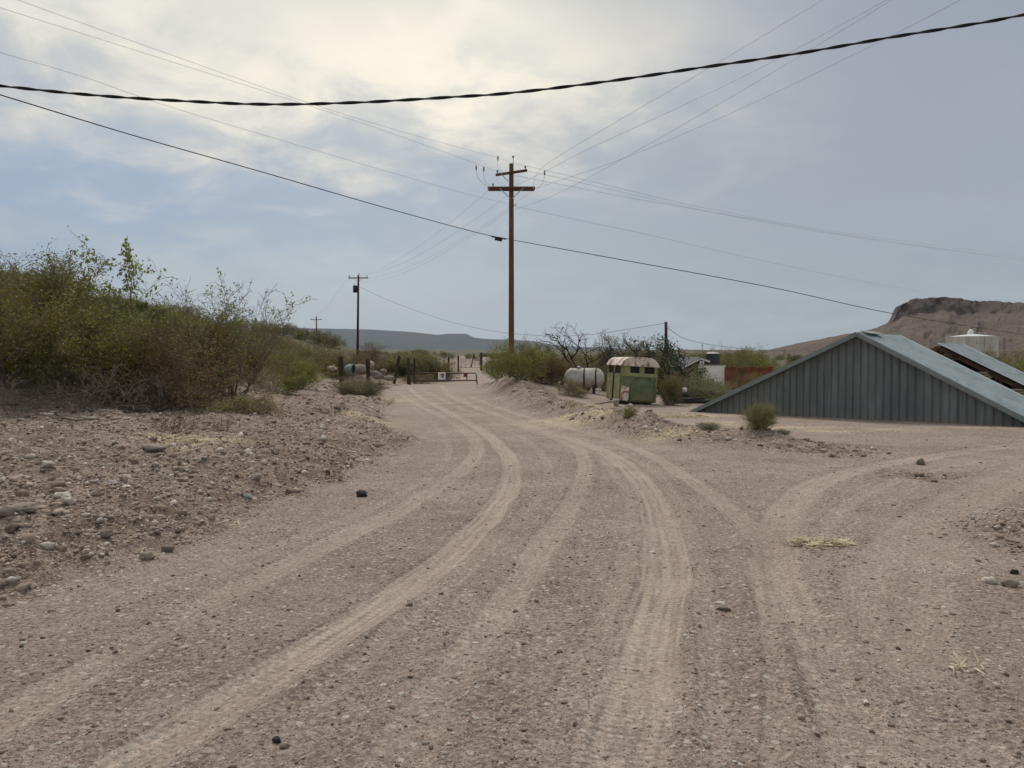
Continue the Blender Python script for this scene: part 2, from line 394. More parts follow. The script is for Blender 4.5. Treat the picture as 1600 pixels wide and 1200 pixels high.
for nm, arr in (('bank', bk), ('track', tm), ('tu', tu), ('ts', ts), ('tread', tr), ('strawmask', st), ('scrub', scrub)):
    a = gm.attributes.new(nm, 'FLOAT', 'POINT'); a.data.foreach_set('value', arr.astype(np.float32))
gmat = bpy.data.materials.new('gravelly dirt'); gmat.use_nodes = True; t = NT(gmat.node_tree)
b = gmat.node_tree.nodes['Principled BSDF']; b.inputs['Roughness'].default_value = .92; b.inputs['Specular IOR Level'].default_value = .15
pos = t.node('ShaderNodeNewGeometry').outputs['Position']
A = lambda n: t.node('ShaderNodeAttribute', attribute_name=n).outputs['Fac']
bank, trk, su, ss_, trd, stw = [A(n) for n in ('bank', 'track', 'tu', 'ts', 'tread', 'strawmask')]
nbig = t.noise(pos, .35, 4, .6); nmid = t.noise(pos, 3.0, 5, .65); nfin = t.noise(pos, 38, 4, .7); ngr = t.noise(pos, 130, 3, .7)
c = t.mix(t.maprange(nbig, .35, .65), (.315, .245, .205), (.375, .30, .255))
c = t.mix(t.maprange(nmid, .3, .7), t.mix(.5, c, (.25, .19, .15)), c)
cb = t.mix(t.maprange(nmid, .40, .62), (.215, .158, .125), (.335, .26, .21))
c = t.mix(bank, c, cb)
tv = t.node('ShaderNodeCombineXYZ', {0: t.math('MULTIPLY', su, 2.6), 1: t.math('MULTIPLY', ss_, .35), 2: 0.0}).outputs[0]
tf = t.math('MULTIPLY', trk, t.maprange(t.noise(tv, 1.0, 5, .7), .38, .58, .12, 1.0))
tf = t.math('MULTIPLY', tf, t.maprange(nmid, .2, .5, .6, 1.0))
c = t.mix(t.math('MULTIPLY', tf, .58), c, (.44, .365, .30))
scr = A('scrub')
c = t.mix(t.math('MULTIPLY', scr, t.maprange(t.noise(pos, .5, 6, .75), .35, .55, .65, 1.0)), c, (.085, .078, .040))
vo = t.node('ShaderNodeTexVoronoi', {'Vector': pos, 'Scale': 48.0, 'Randomness': 1.0}); vo2 = t.node('ShaderNodeTexVoronoi', {'Vector': pos, 'Scale': 21.0})
peb = t.node('ShaderNodeSeparateColor', {0: vo.outputs['Color']}).outputs[0]
gr = t.maprange(peb, .0, 1.0, .58, 1.42, False)
patch = t.maprange(t.noise(pos, .8, 5, .65, .6), .40, .62)
gr = t.mix(t.math('MULTIPLY', t.math('SUBTRACT', 1.0, patch), .40), gr, 1.0, 'FLOAT')
gr = t.mix(t.math('MULTIPLY', trk, .6), gr, 1.0, 'FLOAT')
gr = t.math('MULTIPLY', gr, t.mix(t.math('MULTIPLY', patch, t.math('SUBTRACT', 1.0, trk)), 1.04, .90, 'FLOAT'))
gr2 = t.math('MULTIPLY', gr, t.maprange(nfin, .25, .75, .72, 1.28))
gr2 = t.math('MULTIPLY', gr2, t.maprange(ngr, .2, .8, .75, 1.25))
c = t.node('ShaderNodeVectorMath', {0: c, 3: gr2}, operation='SCALE').outputs[0]
pw = t.node('ShaderNodeSeparateColor', {0: vo2.outputs['Color']}).outputs[1]
wm = t.math('MULTIPLY', t.math('GREATER_THAN', pw, .90), t.math('LESS_THAN', vo2.outputs['Distance'], .38))
c = t.mix(t.math('MULTIPLY', wm, t.mix(trk, .75, .3, 'FLOAT')), c, (.58, .53, .47))
sm = t.math('MULTIPLY', stw, t.maprange(t.noise(pos, 5.5, 6, .75, 1.0), .42, .6))
c = t.mix(t.math('MULTIPLY', sm, 1.3, clamp=True), c, (.56, .46, .29))
t.l.new(c, b.inputs['Base Color'])
# relief: loose stones, fine grit, tread bars in the tyre tracks
vd = t.node('ShaderNodeTexVoronoi', {'Vector': pos, 'Scale': 30.0}, feature='SMOOTH_F1')
hgt = t.math('MULTIPLY', t.math('SUBTRACT', 1.0, vd.outputs['Distance']), t.mix(trk, .9, .22, 'FLOAT'))
hgt = t.math('ADD', hgt, t.math('MULTIPLY', nfin, t.mix(trk, 1.4, .7, 'FLOAT')))
hgt = t.math('ADD', hgt, t.math('MULTIPLY', ngr, .35))
bars = t.math('SINE', t.math('ADD', t.math('MULTIPLY', ss_, 2 * math.pi / .055), t.math('MULTIPLY', t.math('ABSOLUTE', su), 3.0)))
grooves = t.math('SINE', t.math('MULTIPLY', su, 13.0))
tb = t.math('MULTIPLY', t.math('ADD', t.math('MULTIPLY', bars, .20), t.math('MULTIPLY', grooves, .75)), t.math('MULTIPLY', t.math('MULTIPLY', trk, trd), t.maprange(t.noise(pos, 1.6, 4, .7), .38, .6, .1, 1.0)))
hgt = t.math('ADD', hgt, tb)
bp = t.node('ShaderNodeBump', {'Strength': 1.0, 'Distance': .016, 'Height': hgt}); t.l.new(bp.outputs[0], b.inputs['Normal'])
tag(link('ground', gm, gmat, smooth=True), kind='structure')

def HF(x, y):
    return Hfull(np.asarray(x, float), np.asarray(y, float))[0]
# ------------------------------------------------------------------ loose gravel (one mass) and single stones
def stone_base(rs):
    a = [(0, 0, 1), (0, 0, -1), (1, 0, 0), (-1, 0, 0), (0, 1, 0), (0, -1, 0)]
    fs = [(0, 2, 4), (0, 4, 3), (0, 3, 5), (0, 5, 2), (1, 4, 2), (1, 3, 4), (1, 5, 3), (1, 2, 5)]
    v = [Vector(p) for p in a]; cache = {}; out = []
    def mid(i, j):
        k = (min(i, j), max(i, j))
        if k not in cache: v.append(((v[i] + v[j]) / 2).normalized()); cache[k] = len(v) - 1
        return cache[k]
    for i, j, k in fs:
        x, y, z = mid(i, j), mid(j, k), mid(k, i); out += [(i, x, z), (x, j, y), (z, y, k), (x, y, z)]
    v = np.array([p * rs.uniform(.55, 1.3) for p in v]); v *= [rs.uniform(.8, 1.25), rs.uniform(.6, .95), rs.uniform(.38, .7)]
    return v, np.array(out)
rs = random.Random(4); bases = [stone_base(rs) for _ in range(10)]
def gravel(name, n, seed, rmin, rmax, smin, smax, bankw, roadw, far=50):
    g = np.random.default_rng(seed)
    a = np.radians(g.uniform(-41, 41, n)); lr = g.uniform(0, 1, n)
    rr_ = rmin * (rmax / rmin) ** (lr ** 1.0)
    x, y = rr_ * np.sin(a), rr_ * np.cos(a)
    z, bk, tm, *_ = Hfull(x, y)
    keep = g.uniform(0, 1, n) < (bk * bankw + (1 - bk) * roadw * (1 - .85 * tm)) * (.6 + 1.3 * np.clip(vn(x * .8, y * .8, 41) + .5, 0, 1))
    x, y, z, rr_, bk = x[keep], y[keep], z[keep], rr_[keep], bk[keep]; n = len(x)
    s = smin * (1 - g.uniform(0, 1, n)) ** (-1 / 2.6); s = np.minimum(s, smax) * (.42 + .58 * bk) * (1 + rr_ / far)
    th = g.uniform(0, 2 * np.pi, n); rot_tilt = g.uniform(-.5, .5, n); V = []; Fa = []; K = []; off = 0
    kind = g.integers(0, len(bases), n); rc = g.uniform(0, 1, n)
    for b_ in range(len(bases)):
        q = np.where(kind == b_)[0]; bv, bf = bases[b_]
        v = bv[None] * s[q][:, None, None]
        ct, st_ = np.cos(rot_tilt[q])[:, None], np.sin(rot_tilt[q])[:, None]
        v = np.stack([v[..., 0], v[..., 1] * ct - v[..., 2] * st_, v[..., 1] * st_ + v[..., 2] * ct], -1)
        c_, s_ = np.cos(th[q])[:, None], np.sin(th[q])[:, None]
        v = np.stack([v[..., 0] * c_ - v[..., 1] * s_ + x[q][:, None], v[..., 0] * s_ + v[..., 1] * c_ + y[q][:, None], v[..., 2] + (z[q] + s[q] * .12)[:, None]], -1)
        V.append(v.reshape(-1, 3)); Fa.append((bf[None] + (np.arange(len(q)) * len(bv))[:, None, None]).reshape(-1, 3) + off)
        K.append(np.repeat(rc[q], len(bv))); off += len(q) * len(bv)
    me = mesh_np(name, np.concatenate(V), np.concatenate(Fa))
    at_ = me.attributes.new('tone', 'FLOAT', 'POINT'); at_.data.foreach_set('value', np.concatenate(K).astype(np.float32))
    return me
smat = bpy.data.materials.new('mixed gravel'); smat.use_nodes = True; t = NT(smat.node_tree)
b = smat.node_tree.nodes['Principled BSDF']; b.inputs['Roughness'].default_value = .85; b.inputs['Specular IOR Level'].default_value = .2
tone = t.node('ShaderNodeAttribute', attribute_name='tone').outputs['Fac']
cr = t.ramp(tone, [(0, (.09, .07, .06)), (.12, (.19, .14, .11)), (.35, (.29, .22, .175)), (.55, (.35, .275, .22)), (.75, (.40, .325, .27)), (.86, (.34, .295, .26)), (.93, (.48, .42, .36)), (1, (.64, .58, .51))])
cr = t.node('ShaderNodeVectorMath', {0: cr, 3: t.maprange(t.noise(t.node('ShaderNodeNewGeometry').outputs['Position'], 60, 3), .3, .7, .8, 1.2)}, operation='SCALE').outputs[0]
t.l.new(cr, b.inputs['Base Color'])
tag(link('gravel', gravel('gravel', 240000, 7, 2.6, 34, (.005), .045, 1.0, .85), smat), 'loose mixed gravel scattered over the dirt road and its banks', 'gravel', kind='stuff')
tag(link('bank_rubble', gravel('bank_rubble', 60000, 9, 3.5, 60, .011, .062, .85, .015, 26), smat), 'coarser brown rubble lying on the roadside banks', 'rubble', kind='stuff')

def stone(px, py, wpx, mat, label, aspect=.6, seed=0, group=None, cat='stone', name='stone'):
    x, y = G(px, py); sz = wpx / F * y / 2; rs_ = random.Random(seed * 7 + int(px))
    import bmesh
    bm = bmesh.new(); bmesh.ops.create_icosphere(bm, subdivisions=3, radius=1)
    offs = [Vector((rs_.uniform(-9, 9), rs_.uniform(-9, 9), rs_.uniform(-9, 9))) for _ in range(2)]
    from mathutils import noise as mn
    for v in bm.verts:
        k = 1 + .42 * mn.noise(v.co * 1.1 + offs[0]) + .22 * mn.noise(v.co * 2.7 + offs[1]); v.co = v.co * k
        v.co.z *= aspect; v.co.y *= .8
    me = bpy.data.meshes.new('stone'); bm.to_mesh(me); bm.free()
    o = link(name, me, mat, smooth=True); o.scale = (sz, sz, sz); o.rotation_euler = (0, 0, rs_.uniform(-.4, .4))
    o.location = (x, y, float(HF([x], [y])[0]) + sz * aspect * .55)
    return tag(o, label, cat, group)
ST = [(565, 777, 17, 'stoneblack', 'black rounded stone alone on the left edge of the road', .75),
      (262, 864, 22, 'stonebrown', 'reddish brown egg-shaped stone at the foot of the left bank', .6),
      (231, 875, 21, 'stonegrey', 'pinkish grey round stone left of the brown egg-shaped stone', .8),
      (165, 857, 24, 'stonebrown', 'brown flat cobble resting on the left bank', .55),
      (98, 785, 26, 'stonewhite', 'pale cream stone low on the left bank', .45),
      (75, 735, 18, 'stonewhite', 'small bright white stone high on the left bank', .6),
      (176, 758, 17, 'stoneblue', 'blue grey stone on the left bank', .6),
      (12, 822, 24, 'stonegrey', 'grey boulder cut by the left picture edge', .8),
      (36, 815, 40, 'stonegrey', 'broad grey half-buried boulder near the left picture edge', .35),
      (387, 775, 14, 'stoneblue', 'dark blue grey pebble on the middle of the left bank', .7),
      (240, 704, 36, 'stonegrey', 'grey green flat boulder below the dry grass on the bank', .4),
      (526, 641, 13, 'stoneblack', 'black lump beside the yellow grass patch', .6),
      (432, 1158, 15, 'stoneblack', 'dark angular stone near the bottom of the road', .7),
      (445, 1168, 16, 'stonebrown', 'brown angular stone beside the dark one near the bottom', .5),
      (1131, 956, 18, 'stonebrown', 'brown stone lying in the middle of the road', .45),
      (1127, 946, 17, 'stonewhite', 'flat white stone lying in the middle of the road', .3),
      (1350, 712, 9, 'stonebrown', 'dark brown stone in the yard before the grey barn', .6),
      (1439, 727, 12, 'stonebrown', 'upright brown stone topping the small rubble heap', 1.0),
      (1436, 741, 16, 'stonebrown', 'flat dark stone in the small rubble heap', .4),
      (1460, 751, 9, 'stonebrown', 'small brown stone at the right of the rubble heap', .6),
      (1553, 853, 14, 'stonewhite', 'white stone on the right verge', .5),
      (1577, 917, 24, 'stonegrey', 'grey boulder low on the right verge', .7),
      (1545, 912, 20, 'stonewhite', 'pale stone beside the grey boulder on the right verge', .6),
      (1585, 898, 12, 'stoneblack', 'black stone above the grey boulder on the right verge', .8),
      (845, 614, 9, 'stonewhite', 'white stone on the rubble bank right of the gate', .7),
      (985, 635, 7, 'stonewhite', 'white stone in front of the green horse trailer', .8)]
for q, (px, py, wp, mt, lb, asp) in enumerate(ST): stone(px, py, wp, M[mt], lb, asp, q)

def strawpile(name, label, px0, px1, py, n, seed, spread=.12, L=.12):
    g = np.random.default_rng(seed); x0, y0 = G(px0, py); x1, y1 = G(px1, py)
    u = g.uniform(0, 1, n); x = x0 + (x1 - x0) * u + g.normal(0, .04, n); y = (y0 + y1) / 2 + g.normal(0, spread, n) * (1 - .5 * u) * (.4 + np.sin(u * 9) ** 2)
    z = HF(x, y) + g.uniform(.004, .03, n); th = g.uniform(0, np.pi * 2, n); l = g.uniform(.4, 1, n) * L; ti = g.uniform(-.25, .3, n)
    dx, dy, dz = np.cos(th) * l, np.sin(th) * l, ti * l; wx, wy = -np.sin(th) * .004, np.cos(th) * .004
    a = np.stack([np.stack([x - wx, y - wy, z], -1), np.stack([x + wx, y + wy, z + .003], -1), np.stack([x + wx + dx, y + wy + dy, z + np.abs(dz) + .003], -1), np.stack([x - wx + dx, y - wy + dy, z + np.abs(dz)], -1)], 1)
    tag(link(name, mesh_np(name, a.reshape(-1, 3), np.arange(4 * n).reshape(-1, 4)), M['straw']), label, 'straw', kind='stuff')
strawpile('straw', 'yellow straw spilled on the right side of the road', 1238, 1322, 853, 420, 3, .11)
strawpile('straw', 'few pale straws lying near the bottom right of the road', 1488, 1535, 1045, 14, 5, .05, .16)
strawpile('straw', 'dry yellow stalks on the lower left bank', 335, 372, 826, 16, 6, .12, .22)
strawpile('straw', 'dry pale straw below the rusty weed on the left bank', 250, 330, 686, 320, 8, .3, .16)
strawpile('straw', 'thin dry stalks around the brown egg-shaped stone', 140, 270, 866, 40, 9, .12, .1)
# ------------------------------------------------------------------ far mesa and right hill
def ridge(name, prof, D, depth, base_z, mat, nv=60, seed=1, rough=1.0, cliff=None, nu=700, px_lo=None, px_hi=None):
    pxs = np.linspace(prof[0][0], prof[-1][0], nu); py = np.interp(pxs, [p[0] for p in prof], [p[1] for p in prof])
    top = EYE + (HOR - py) / F * D
    v = np.linspace(0, 1, nv); V = []
    for k, u in enumerate(v):
        if u <= .62:
            q = u / .62; dd = D - depth * (1 - q)
            h = q ** 1.25 * .80 if cliff is None else None
            qd = q / .86 * .955 if q < .86 else .955 + .045 * (q - .86) / .14
            if cliff is not None: dd = D - depth * (1 - (cliff(pxs) * qd + (1 - cliff(pxs)) * q))
            if cliff is None: h = q ** 1.15
            else: h = np.where(q < .86, .74 * (q / .86) ** 1.3, .74 + .26 * ((q - .86) / .14) ** .7)
            if cliff is not None:
                w_ = cliff(pxs); h = w_ * h + (1 - w_) * q ** 1.05
        else:
            q = (u - .62) / .38; dd = D + depth * .9 * q; h = (1 - q) ** 1.2
        dd = np.full(pxs.shape, dd) if np.isscalar(dd) else dd
        x = (pxs - 800) / F * dd
        dd2 = dd + rough * depth * .06 * fbm(pxs / 60., np.full(pxs.shape, u * 5), 1.0, 4, seed) * (1 - abs(u - .62) * 1.2)
        zz = base_z + (top - base_z) * h + rough * (top - base_z) * .07 * fbm(pxs / 22., np.full(pxs.shape, u * 12), 1.0, 4, seed + 9) * np.sin(np.pi * min(1, u * .8 / .62 if u < .62 else .8 + .2 * q))
        zz = zz + rough * (top - base_z) * .02 * fbm(pxs / 5., np.full(pxs.shape, u * 40), 1.0, 2, seed + 19)
        V.append(np.stack([x, dd2, zz], -1))
    V = np.array(V).reshape(-1, 3)
    i = np.arange(nv - 1)[:, None] * nu + np.arange(nu - 1)[None]; f = np.stack([i, i + 1, i + 1 + nu, i + nu], -1).reshape(-1, 4)
    me = mesh_np(name, V, f)
    ra_ = me.attributes.new('rockface', 'FLOAT', 'POINT'); qv = np.where(v <= .62, v / .62, 1.0)
    rk_ = (sst(qv, .84, .885) * (1 - sst(v, .64, .67)))[:, None] * (cliff(pxs) if cliff is not None else 0 * pxs)[None, :]
    ra_.data.foreach_set('value', rk_.astype(np.float32).ravel())
    return tag(link(name, me, mat, smooth=True), kind='structure')
mesamat = material('mesa scrub', (.034, .04, .042), .95, .35, .004, coord='Object', col2=(.05, .05, .05))
ridge('distant_mesa', [(-1500, 520), (-200, 512), (300, 511), (450, 512), (510, 513), (580, 514.5), (650, 519), (683, 523), (700, 521.3), (728, 521.3), (742, 527.5), (765, 530), (800, 530.5), (835, 533), (860, 538), (885, 541), (960, 544), (1060, 550), (1200, 556)], 6000, 1800, 40, mesamat, 50, 3, .25, nu=900)
hm = bpy.data.materials.new('rocky hill'); hm.use_nodes = True; t = NT(hm.node_tree); b = hm.node_tree.nodes['Principled BSDF']; b.inputs['Roughness'].default_value = .95
pos = t.node('ShaderNodeNewGeometry').outputs['Position']; nz = t.node('ShaderNodeSeparateXYZ', {0: t.node('ShaderNodeNewGeometry').outputs['Normal']}).outputs[2]
c = t.mix(t.maprange(t.noise(pos, .05, 6, .65), .35, .65), (.125, .088, .068), (.175, .128, .098))
c = t.mix(t.maprange(t.noise(pos, .33, 5, .8), .52, .60, 0, .85), c, (.055, .048, .028))
rock = t.math('MULTIPLY', t.node('ShaderNodeAttribute', attribute_name='rockface').outputs['Fac'], t.maprange(t.noise(pos, .06, 5, .7), .3, .5, .55, 1.0), clamp=True)
sv = t.node('ShaderNodeVectorMath', {0: pos, 1: (.35, .35, .06)}, operation='MULTIPLY').outputs[0]
c = t.mix(rock, c, t.mix(t.maprange(t.noise(sv, 1.0, 5, .7), .4, .65), (.05, .033, .028), (.12, .088, .075)))
t.l.new(c, b.inputs['Base Color'])
bn = t.node('ShaderNodeBump', {'Strength': 1.0, 'Distance': 3.5, 'Height': t.noise(pos, .25, 6, .7)}); t.l.new(bn.outputs[0], b.inputs['Normal'])
ridge('rocky_hill', [(1080, 556), (1180, 549), (1200, 547), (1260, 534), (1310, 525), (1345, 518), (1366, 512), (1380, 501), (1386, 490), (1392, 481), (1404, 474), (1425, 468), (1450, 465), (1475, 464), (1500, 469), (1560, 472), (1640, 474), (1900, 480), (2300, 520), (2600, 552)], 620, 300, -2, hm, 130, 5, 1.0,
      cliff=lambda p: sst(p, 1370, 1400) * (1 - .75 * sst(p, 1480, 1620)), nu=900)
ridge('low_hill', [(960, 556), (1010, 549), (1060, 546), (1100, 546.5), (1150, 547), (1210, 549.5), (1300, 556)], 900, 250, 2, hm, 30, 8, .6, nu=200)
for wname in ('low_hill',): pass

# ------------------------------------------------------------------ vegetation
def grow(seed, stems, L, spread, levels=3, kids=4, wander=.25, r0=.02, up=.25, k=4, start=.25, droop=0.0, ratio=.6, lean=None, rk=.5):
    rg = random.Random(seed); segs = []; tips = []
    def br(p, d, length, rad, lv):
        pts = [p]; n = k; q = p.copy(); dd = d.copy()
        for i_ in range(n):
            dd = (dd + Vector((rg.gauss(0, wander), rg.gauss(0, wander), rg.gauss(0, wander * .6) + (up * .25 if lv < levels else -droop)))).normalized()
            q2 = q + dd * (length / n); a = rad * (1 - .8 * i_ / n); b_ = rad * (1 - .8 * (i_ + 1) / n)
            segs.append((q.copy(), q2.copy(), a, b_, lv)); q = q2; pts.append(q.copy())
        if lv >= levels: tips.append((pts[1], q.copy())); return
        tips.append((pts[-2], q.copy()))
        for c_ in range(kids):
            u = start + (1 - start) * (c_ + rg.random()) / kids; i_ = min(n - 1, int(u * n)); fr = u * n - i_
            o = pts[i_].lerp(pts[i_ + 1], fr); ax = (pts[i_ + 1] - pts[i_]).normalized()
            side = Vector((rg.gauss(0, 1), rg.gauss(0, 1), rg.gauss(0, .6))); side = (side - ax * side.dot(ax)).normalized()
            nd = (ax * rg.uniform(.55, 1.0) + side * rg.uniform(.5, .95)).normalized()
            br(o, nd, length * ratio * rg.uniform(.7, 1.15) * (1.15 - .4 * u), rad * rk * (1 - .5 * u) + .0008, lv + 1)
    for s_ in range(stems):
        a = 2 * math.pi * (s_ + rg.random() * .8) / stems; sp_ = spread * rg.uniform(.5, 1.1)
        d = Vector((math.cos(a) * sp_, math.sin(a) * sp_, 1))
        if lean: d += Vector(lean)
        br(Vector((math.cos(a) * .06, math.sin(a) * .06, -.08)), d.normalized(), L * rg.uniform(.75, 1.1), r0 * rg.uniform(.7, 1.2), 1)
    return segs, tips
def seg_mesh(name, segs, minr=.0025):
    P0 = np.array([s_[0] for s_ in segs]); P1 = np.array([s_[1] for s_ in segs]); Ra = np.maximum([s_[2] for s_ in segs], minr); Rb = np.maximum([s_[3] for s_ in segs], minr)
    d = P1 - P0; d /= np.linalg.norm(d, axis=1)[:, None] + 1e-9
    a = np.cross(d, [.31, .22, .93]); a /= np.linalg.norm(a, axis=1)[:, None] + 1e-9; c_ = np.cross(a, d); n = 4; V = []
    for base, rad in ((P0, Ra), (P1, Rb)):
        for q in range(n):
            an = 2 * math.pi * q / n; V.append(base + (a * math.cos(an) + c_ * math.sin(an)) * rad[:, None])
    V = np.stack(V, 1); N = len(segs)
    f = np.array([(q, (q + 1) % n, n + (q + 1) % n, n + q) for q in range(n)]); Fc = (f[None] + (np.arange(N) * 2 * n)[:, None, None]).reshape(-1, 4)
    return mesh_np(name, V.reshape(-1, 3), Fc)
def leaf_mesh(name, tips, per, size, jitter, seed, aspect=.5, keep=1.0, hang=0.0):
    g = np.random.default_rng(seed); A0 = np.array([a for a, _ in tips]); B0 = np.array([b_ for _, b_ in tips])
    k = g.uniform(0, 1, len(A0)) < keep; A0, B0 = A0[k], B0[k]
    dens = np.clip(.5 + 1.1 * vn(A0[:, 0] * 2.3, A0[:, 2] * 2.3 + A0[:, 1], seed), .08, 1.2)
    cnt = np.maximum(1, (per * dens).astype(int)); idx = np.repeat(np.arange(len(A0)), cnt); n = len(idx)
    u = g.uniform(0, 1.05, n)[:, None]; c_ = A0[idx] * (1 - u) + B0[idx] * u + g.normal(0, jitter, (n, 3))
    d = g.normal(0, 1, (n, 3)); d[:, 2] -= hang; d /= np.linalg.norm(d, axis=1)[:, None]; e = np.cross(d, g.normal(0, 1, (n, 3))); e /= np.linalg.norm(e, axis=1)[:, None]
    s_ = size * g.uniform(.6, 1.3, n)[:, None]
    V = np.stack([c_ - d * s_ * .5, c_ + e * s_ * aspect * .5, c_ + d * s_ * .5, c_ - e * s_ * aspect * .5], 1)
    return mesh_np(name, V.reshape(-1, 3), np.arange(4 * n).reshape(-1, 4))
def proto(seed, grow_kw, leaf=None, bark='twig', leafmat='leafgreen', trunk='branches', crown='foliage', minr=.0035):
    segs, tips = grow(seed, **grow_kw); a = seg_mesh(trunk, segs, minr); a.materials.append(M[bark]); out = [(trunk, a)]
    if leaf:
        l_ = leaf_mesh(crown, tips, seed=seed, **leaf); l_.materials.append(M[leafmat]); out.append((crown, l_))
    zs = np.zeros(len(a.vertices) * 3, dtype=np.float32); a.vertices.foreach_get('co', zs); h = float(np.percentile(zs[2::3], 99.7))
    return out, h
def put(pr, name, loc, height, label, cat, group=None, wide=1.0, rz=None, rg=random.Random(77)):
    parts, h = pr; e = thing(name, label, cat, loc, (0, 0, rg.uniform(0, 6.28) if rz is None else rz), group)
    k = height / h; e.scale = (k * wide, k * wide, k)
    for nm, me in parts: link(nm, me, None, e)
    return e
creo = [proto(100 + q, dict(stems=13, L=1.5, spread=.95, levels=3, kids=6, wander=.16, r0=.016, up=.3, start=.08), dict(per=34, size=.05, jitter=.06, keep=1), 'twig', 'leafgreen') for q in range(4)]
brown = [proto(120 + q, dict(stems=14, L=1.2, spread=1.0, levels=3, kids=6, wander=.2, r0=.013, up=.2, start=.08), dict(per=20, size=.045, jitter=.06), 'twig', 'leafbrown') for q in range(3)]
mesq = [proto(140 + q, dict(stems=6, L=2.0, spread=.85, levels=4, kids=4, wander=.26, r0=.035, up=.3), dict(per=7, size=.06, jitter=.05, aspect=.5, keep=.8), 'twig', 'leafbright') for q in range(2)]
airy = proto(151, dict(stems=9, L=2.1, spread=.95, levels=4, kids=5, wander=.2, r0=.035, up=.3, start=.12), dict(per=6, size=.06, jitter=.05, aspect=.55, keep=.75), 'palebark', 'leafbright')
tall = proto(161, dict(stems=4, L=2.3, spread=.7, levels=3, kids=5, wander=.3, r0=.03, up=.1), dict(per=30, size=.10, jitter=.07, aspect=.65, keep=.9), 'twig', 'leafbright')
dryb = [proto(170 + q, dict(stems=16, L=.9, spread=1.1, levels=3, kids=4, wander=.25, r0=.01, up=.1), None, 'palebark') for q in range(2)]
sage = [proto(180 + q, dict(stems=36, L=.7, spread=1.0, levels=2, kids=8, wander=.12, r0=.005, up=.3, start=.05), dict(per=44, size=.035, jitter=.035), 'palebark', 'leafpale') for q in range(2)]
olive = [proto(190 + q, dict(stems=40, L=.8, spread=.8, levels=2, kids=9, wander=.1, r0=.006, up=.5, start=.05), dict(per=120, size=.042, jitter=.04, aspect=.4), 'palebark', 'leafolive') for q in range(2)]
weed = proto(200, dict(stems=14, L=.5, spread=1.2, levels=2, kids=6, wander=.2, r0=.005, up=.1), dict(per=18, size=.025, jitter=.03), 'twig', 'rustweed')
spiky = proto(205, dict(stems=26, L=.5, spread=.9, levels=1, kids=0, wander=.06, r0=.008, up=.3), dict(per=26, size=.06, jitter=.012, aspect=.25), 'twig', 'leafolive')
# foreground scrub on the left slope, named one by one
LB = [(creo[0], 20, 17, 2.6, 'dense green creosote bush at the far left of the slope', 1.1),
      (creo[1], 105, 18, 2.5, 'green creosote bush second from the left picture edge', 1.1),
      (creo[3], 60, 21.5, 2.5, 'tall green bush behind the two leftmost creosote bushes', 1.1),
      (creo[2], 190, 19.5, 2.2, 'green creosote bush below the tall leafy sapling', 1.1),
      (brown[0], 265, 19.5, 2.0, 'brown scrub bush above the rusty weed on the left bank', 1.15),
      (brown[1], 330, 22, 1.9, 'brown scrub bush left of the airy mesquite', 1.1),
      (airy, 365, 23.5, 3.65, 'airy open mesquite with bare upper twigs against the sky', .95),
      (brown[2], 300, 23, 2.2, 'olive brown scrub behind the brown bushes on the left bank', 1.1),
      (creo[1], 240, 24, 2.2, 'green bush higher up the slope behind the brown scrub', 1.1),
      (tall, 175, 22, 3.4, 'tall leafy sapling standing out against the sky at left', .9),
      (creo[0], 440, 31, 1.3, 'low green bush at the right foot of the airy mesquite', 1.3),
      (creo[2], 470, 38, 2.1, 'green bush beyond the airy mesquite near the small poles', 1.2),
      (dryb[0], 350, 20, .9, 'heap of bare grey twigs under the airy mesquite', 1.5),
      (dryb[1], 150, 17, 1.2, 'tangle of dry grey twigs under the green bushes', 1.6),
      (dryb[0], 25, 15.6, .9, 'dry grey twigs at the bottom of the leftmost bush', 1.6),
      (dryb[1], 250, 18.6, 1.2, 'dry pale twigs in front of the brown scrub', 1.4),
      (dryb[1], 240, 30, 2.3, 'bare dry bush on the slope crest beside the prickly pear', 1.0),
      (weed, 268, 14.0, .42, 'rusty brown dry weed low on the left bank', 1.3),
      (weed, 347, 14.8, .35, 'small olive rusty weed right of the larger rusty weed', .7),
      (brown[0], 385, 18.5, .6, 'low ochre brown scrub spreading under the airy mesquite', 2.2),
      (weed, 515, 21, .4, 'small rusty weed beside the yellow grass patch', 1.3)]
for pr, px, d, h, lb, wd in LB:
    put(pr, 'bush', at(px, d, -.03), h, lb, 'bush', wide=wd)
# anonymous scrub over the hillside: one group
g = random.Random(12); n = 0
HILL = 'one of the shrubs covering the hillside behind the nearest bushes on the left'
while n < 150:
    px = g.uniform(-260, 560); d = g.uniform(22, 95)
    x = (px - 800) / F * d; s_ = float(XL(d)) - x
    if s_ < np.interp(d, [0, 22, 40, 95], [9, 5, 5, 4]): continue
    pr = g.choice([creo[0], creo[1], creo[2], creo[3], brown[0], brown[1], brown[2], mesq[0], mesq[1], sage[0]])
    put(pr, 'shrub', at(px, d, -.05), g.uniform(1.3, 2.2) * (.6 if pr is sage[0] else 1), HILL, 'shrub', 'shrubs on the left hillside', wide=g.uniform(.95, 1.35)); n += 1
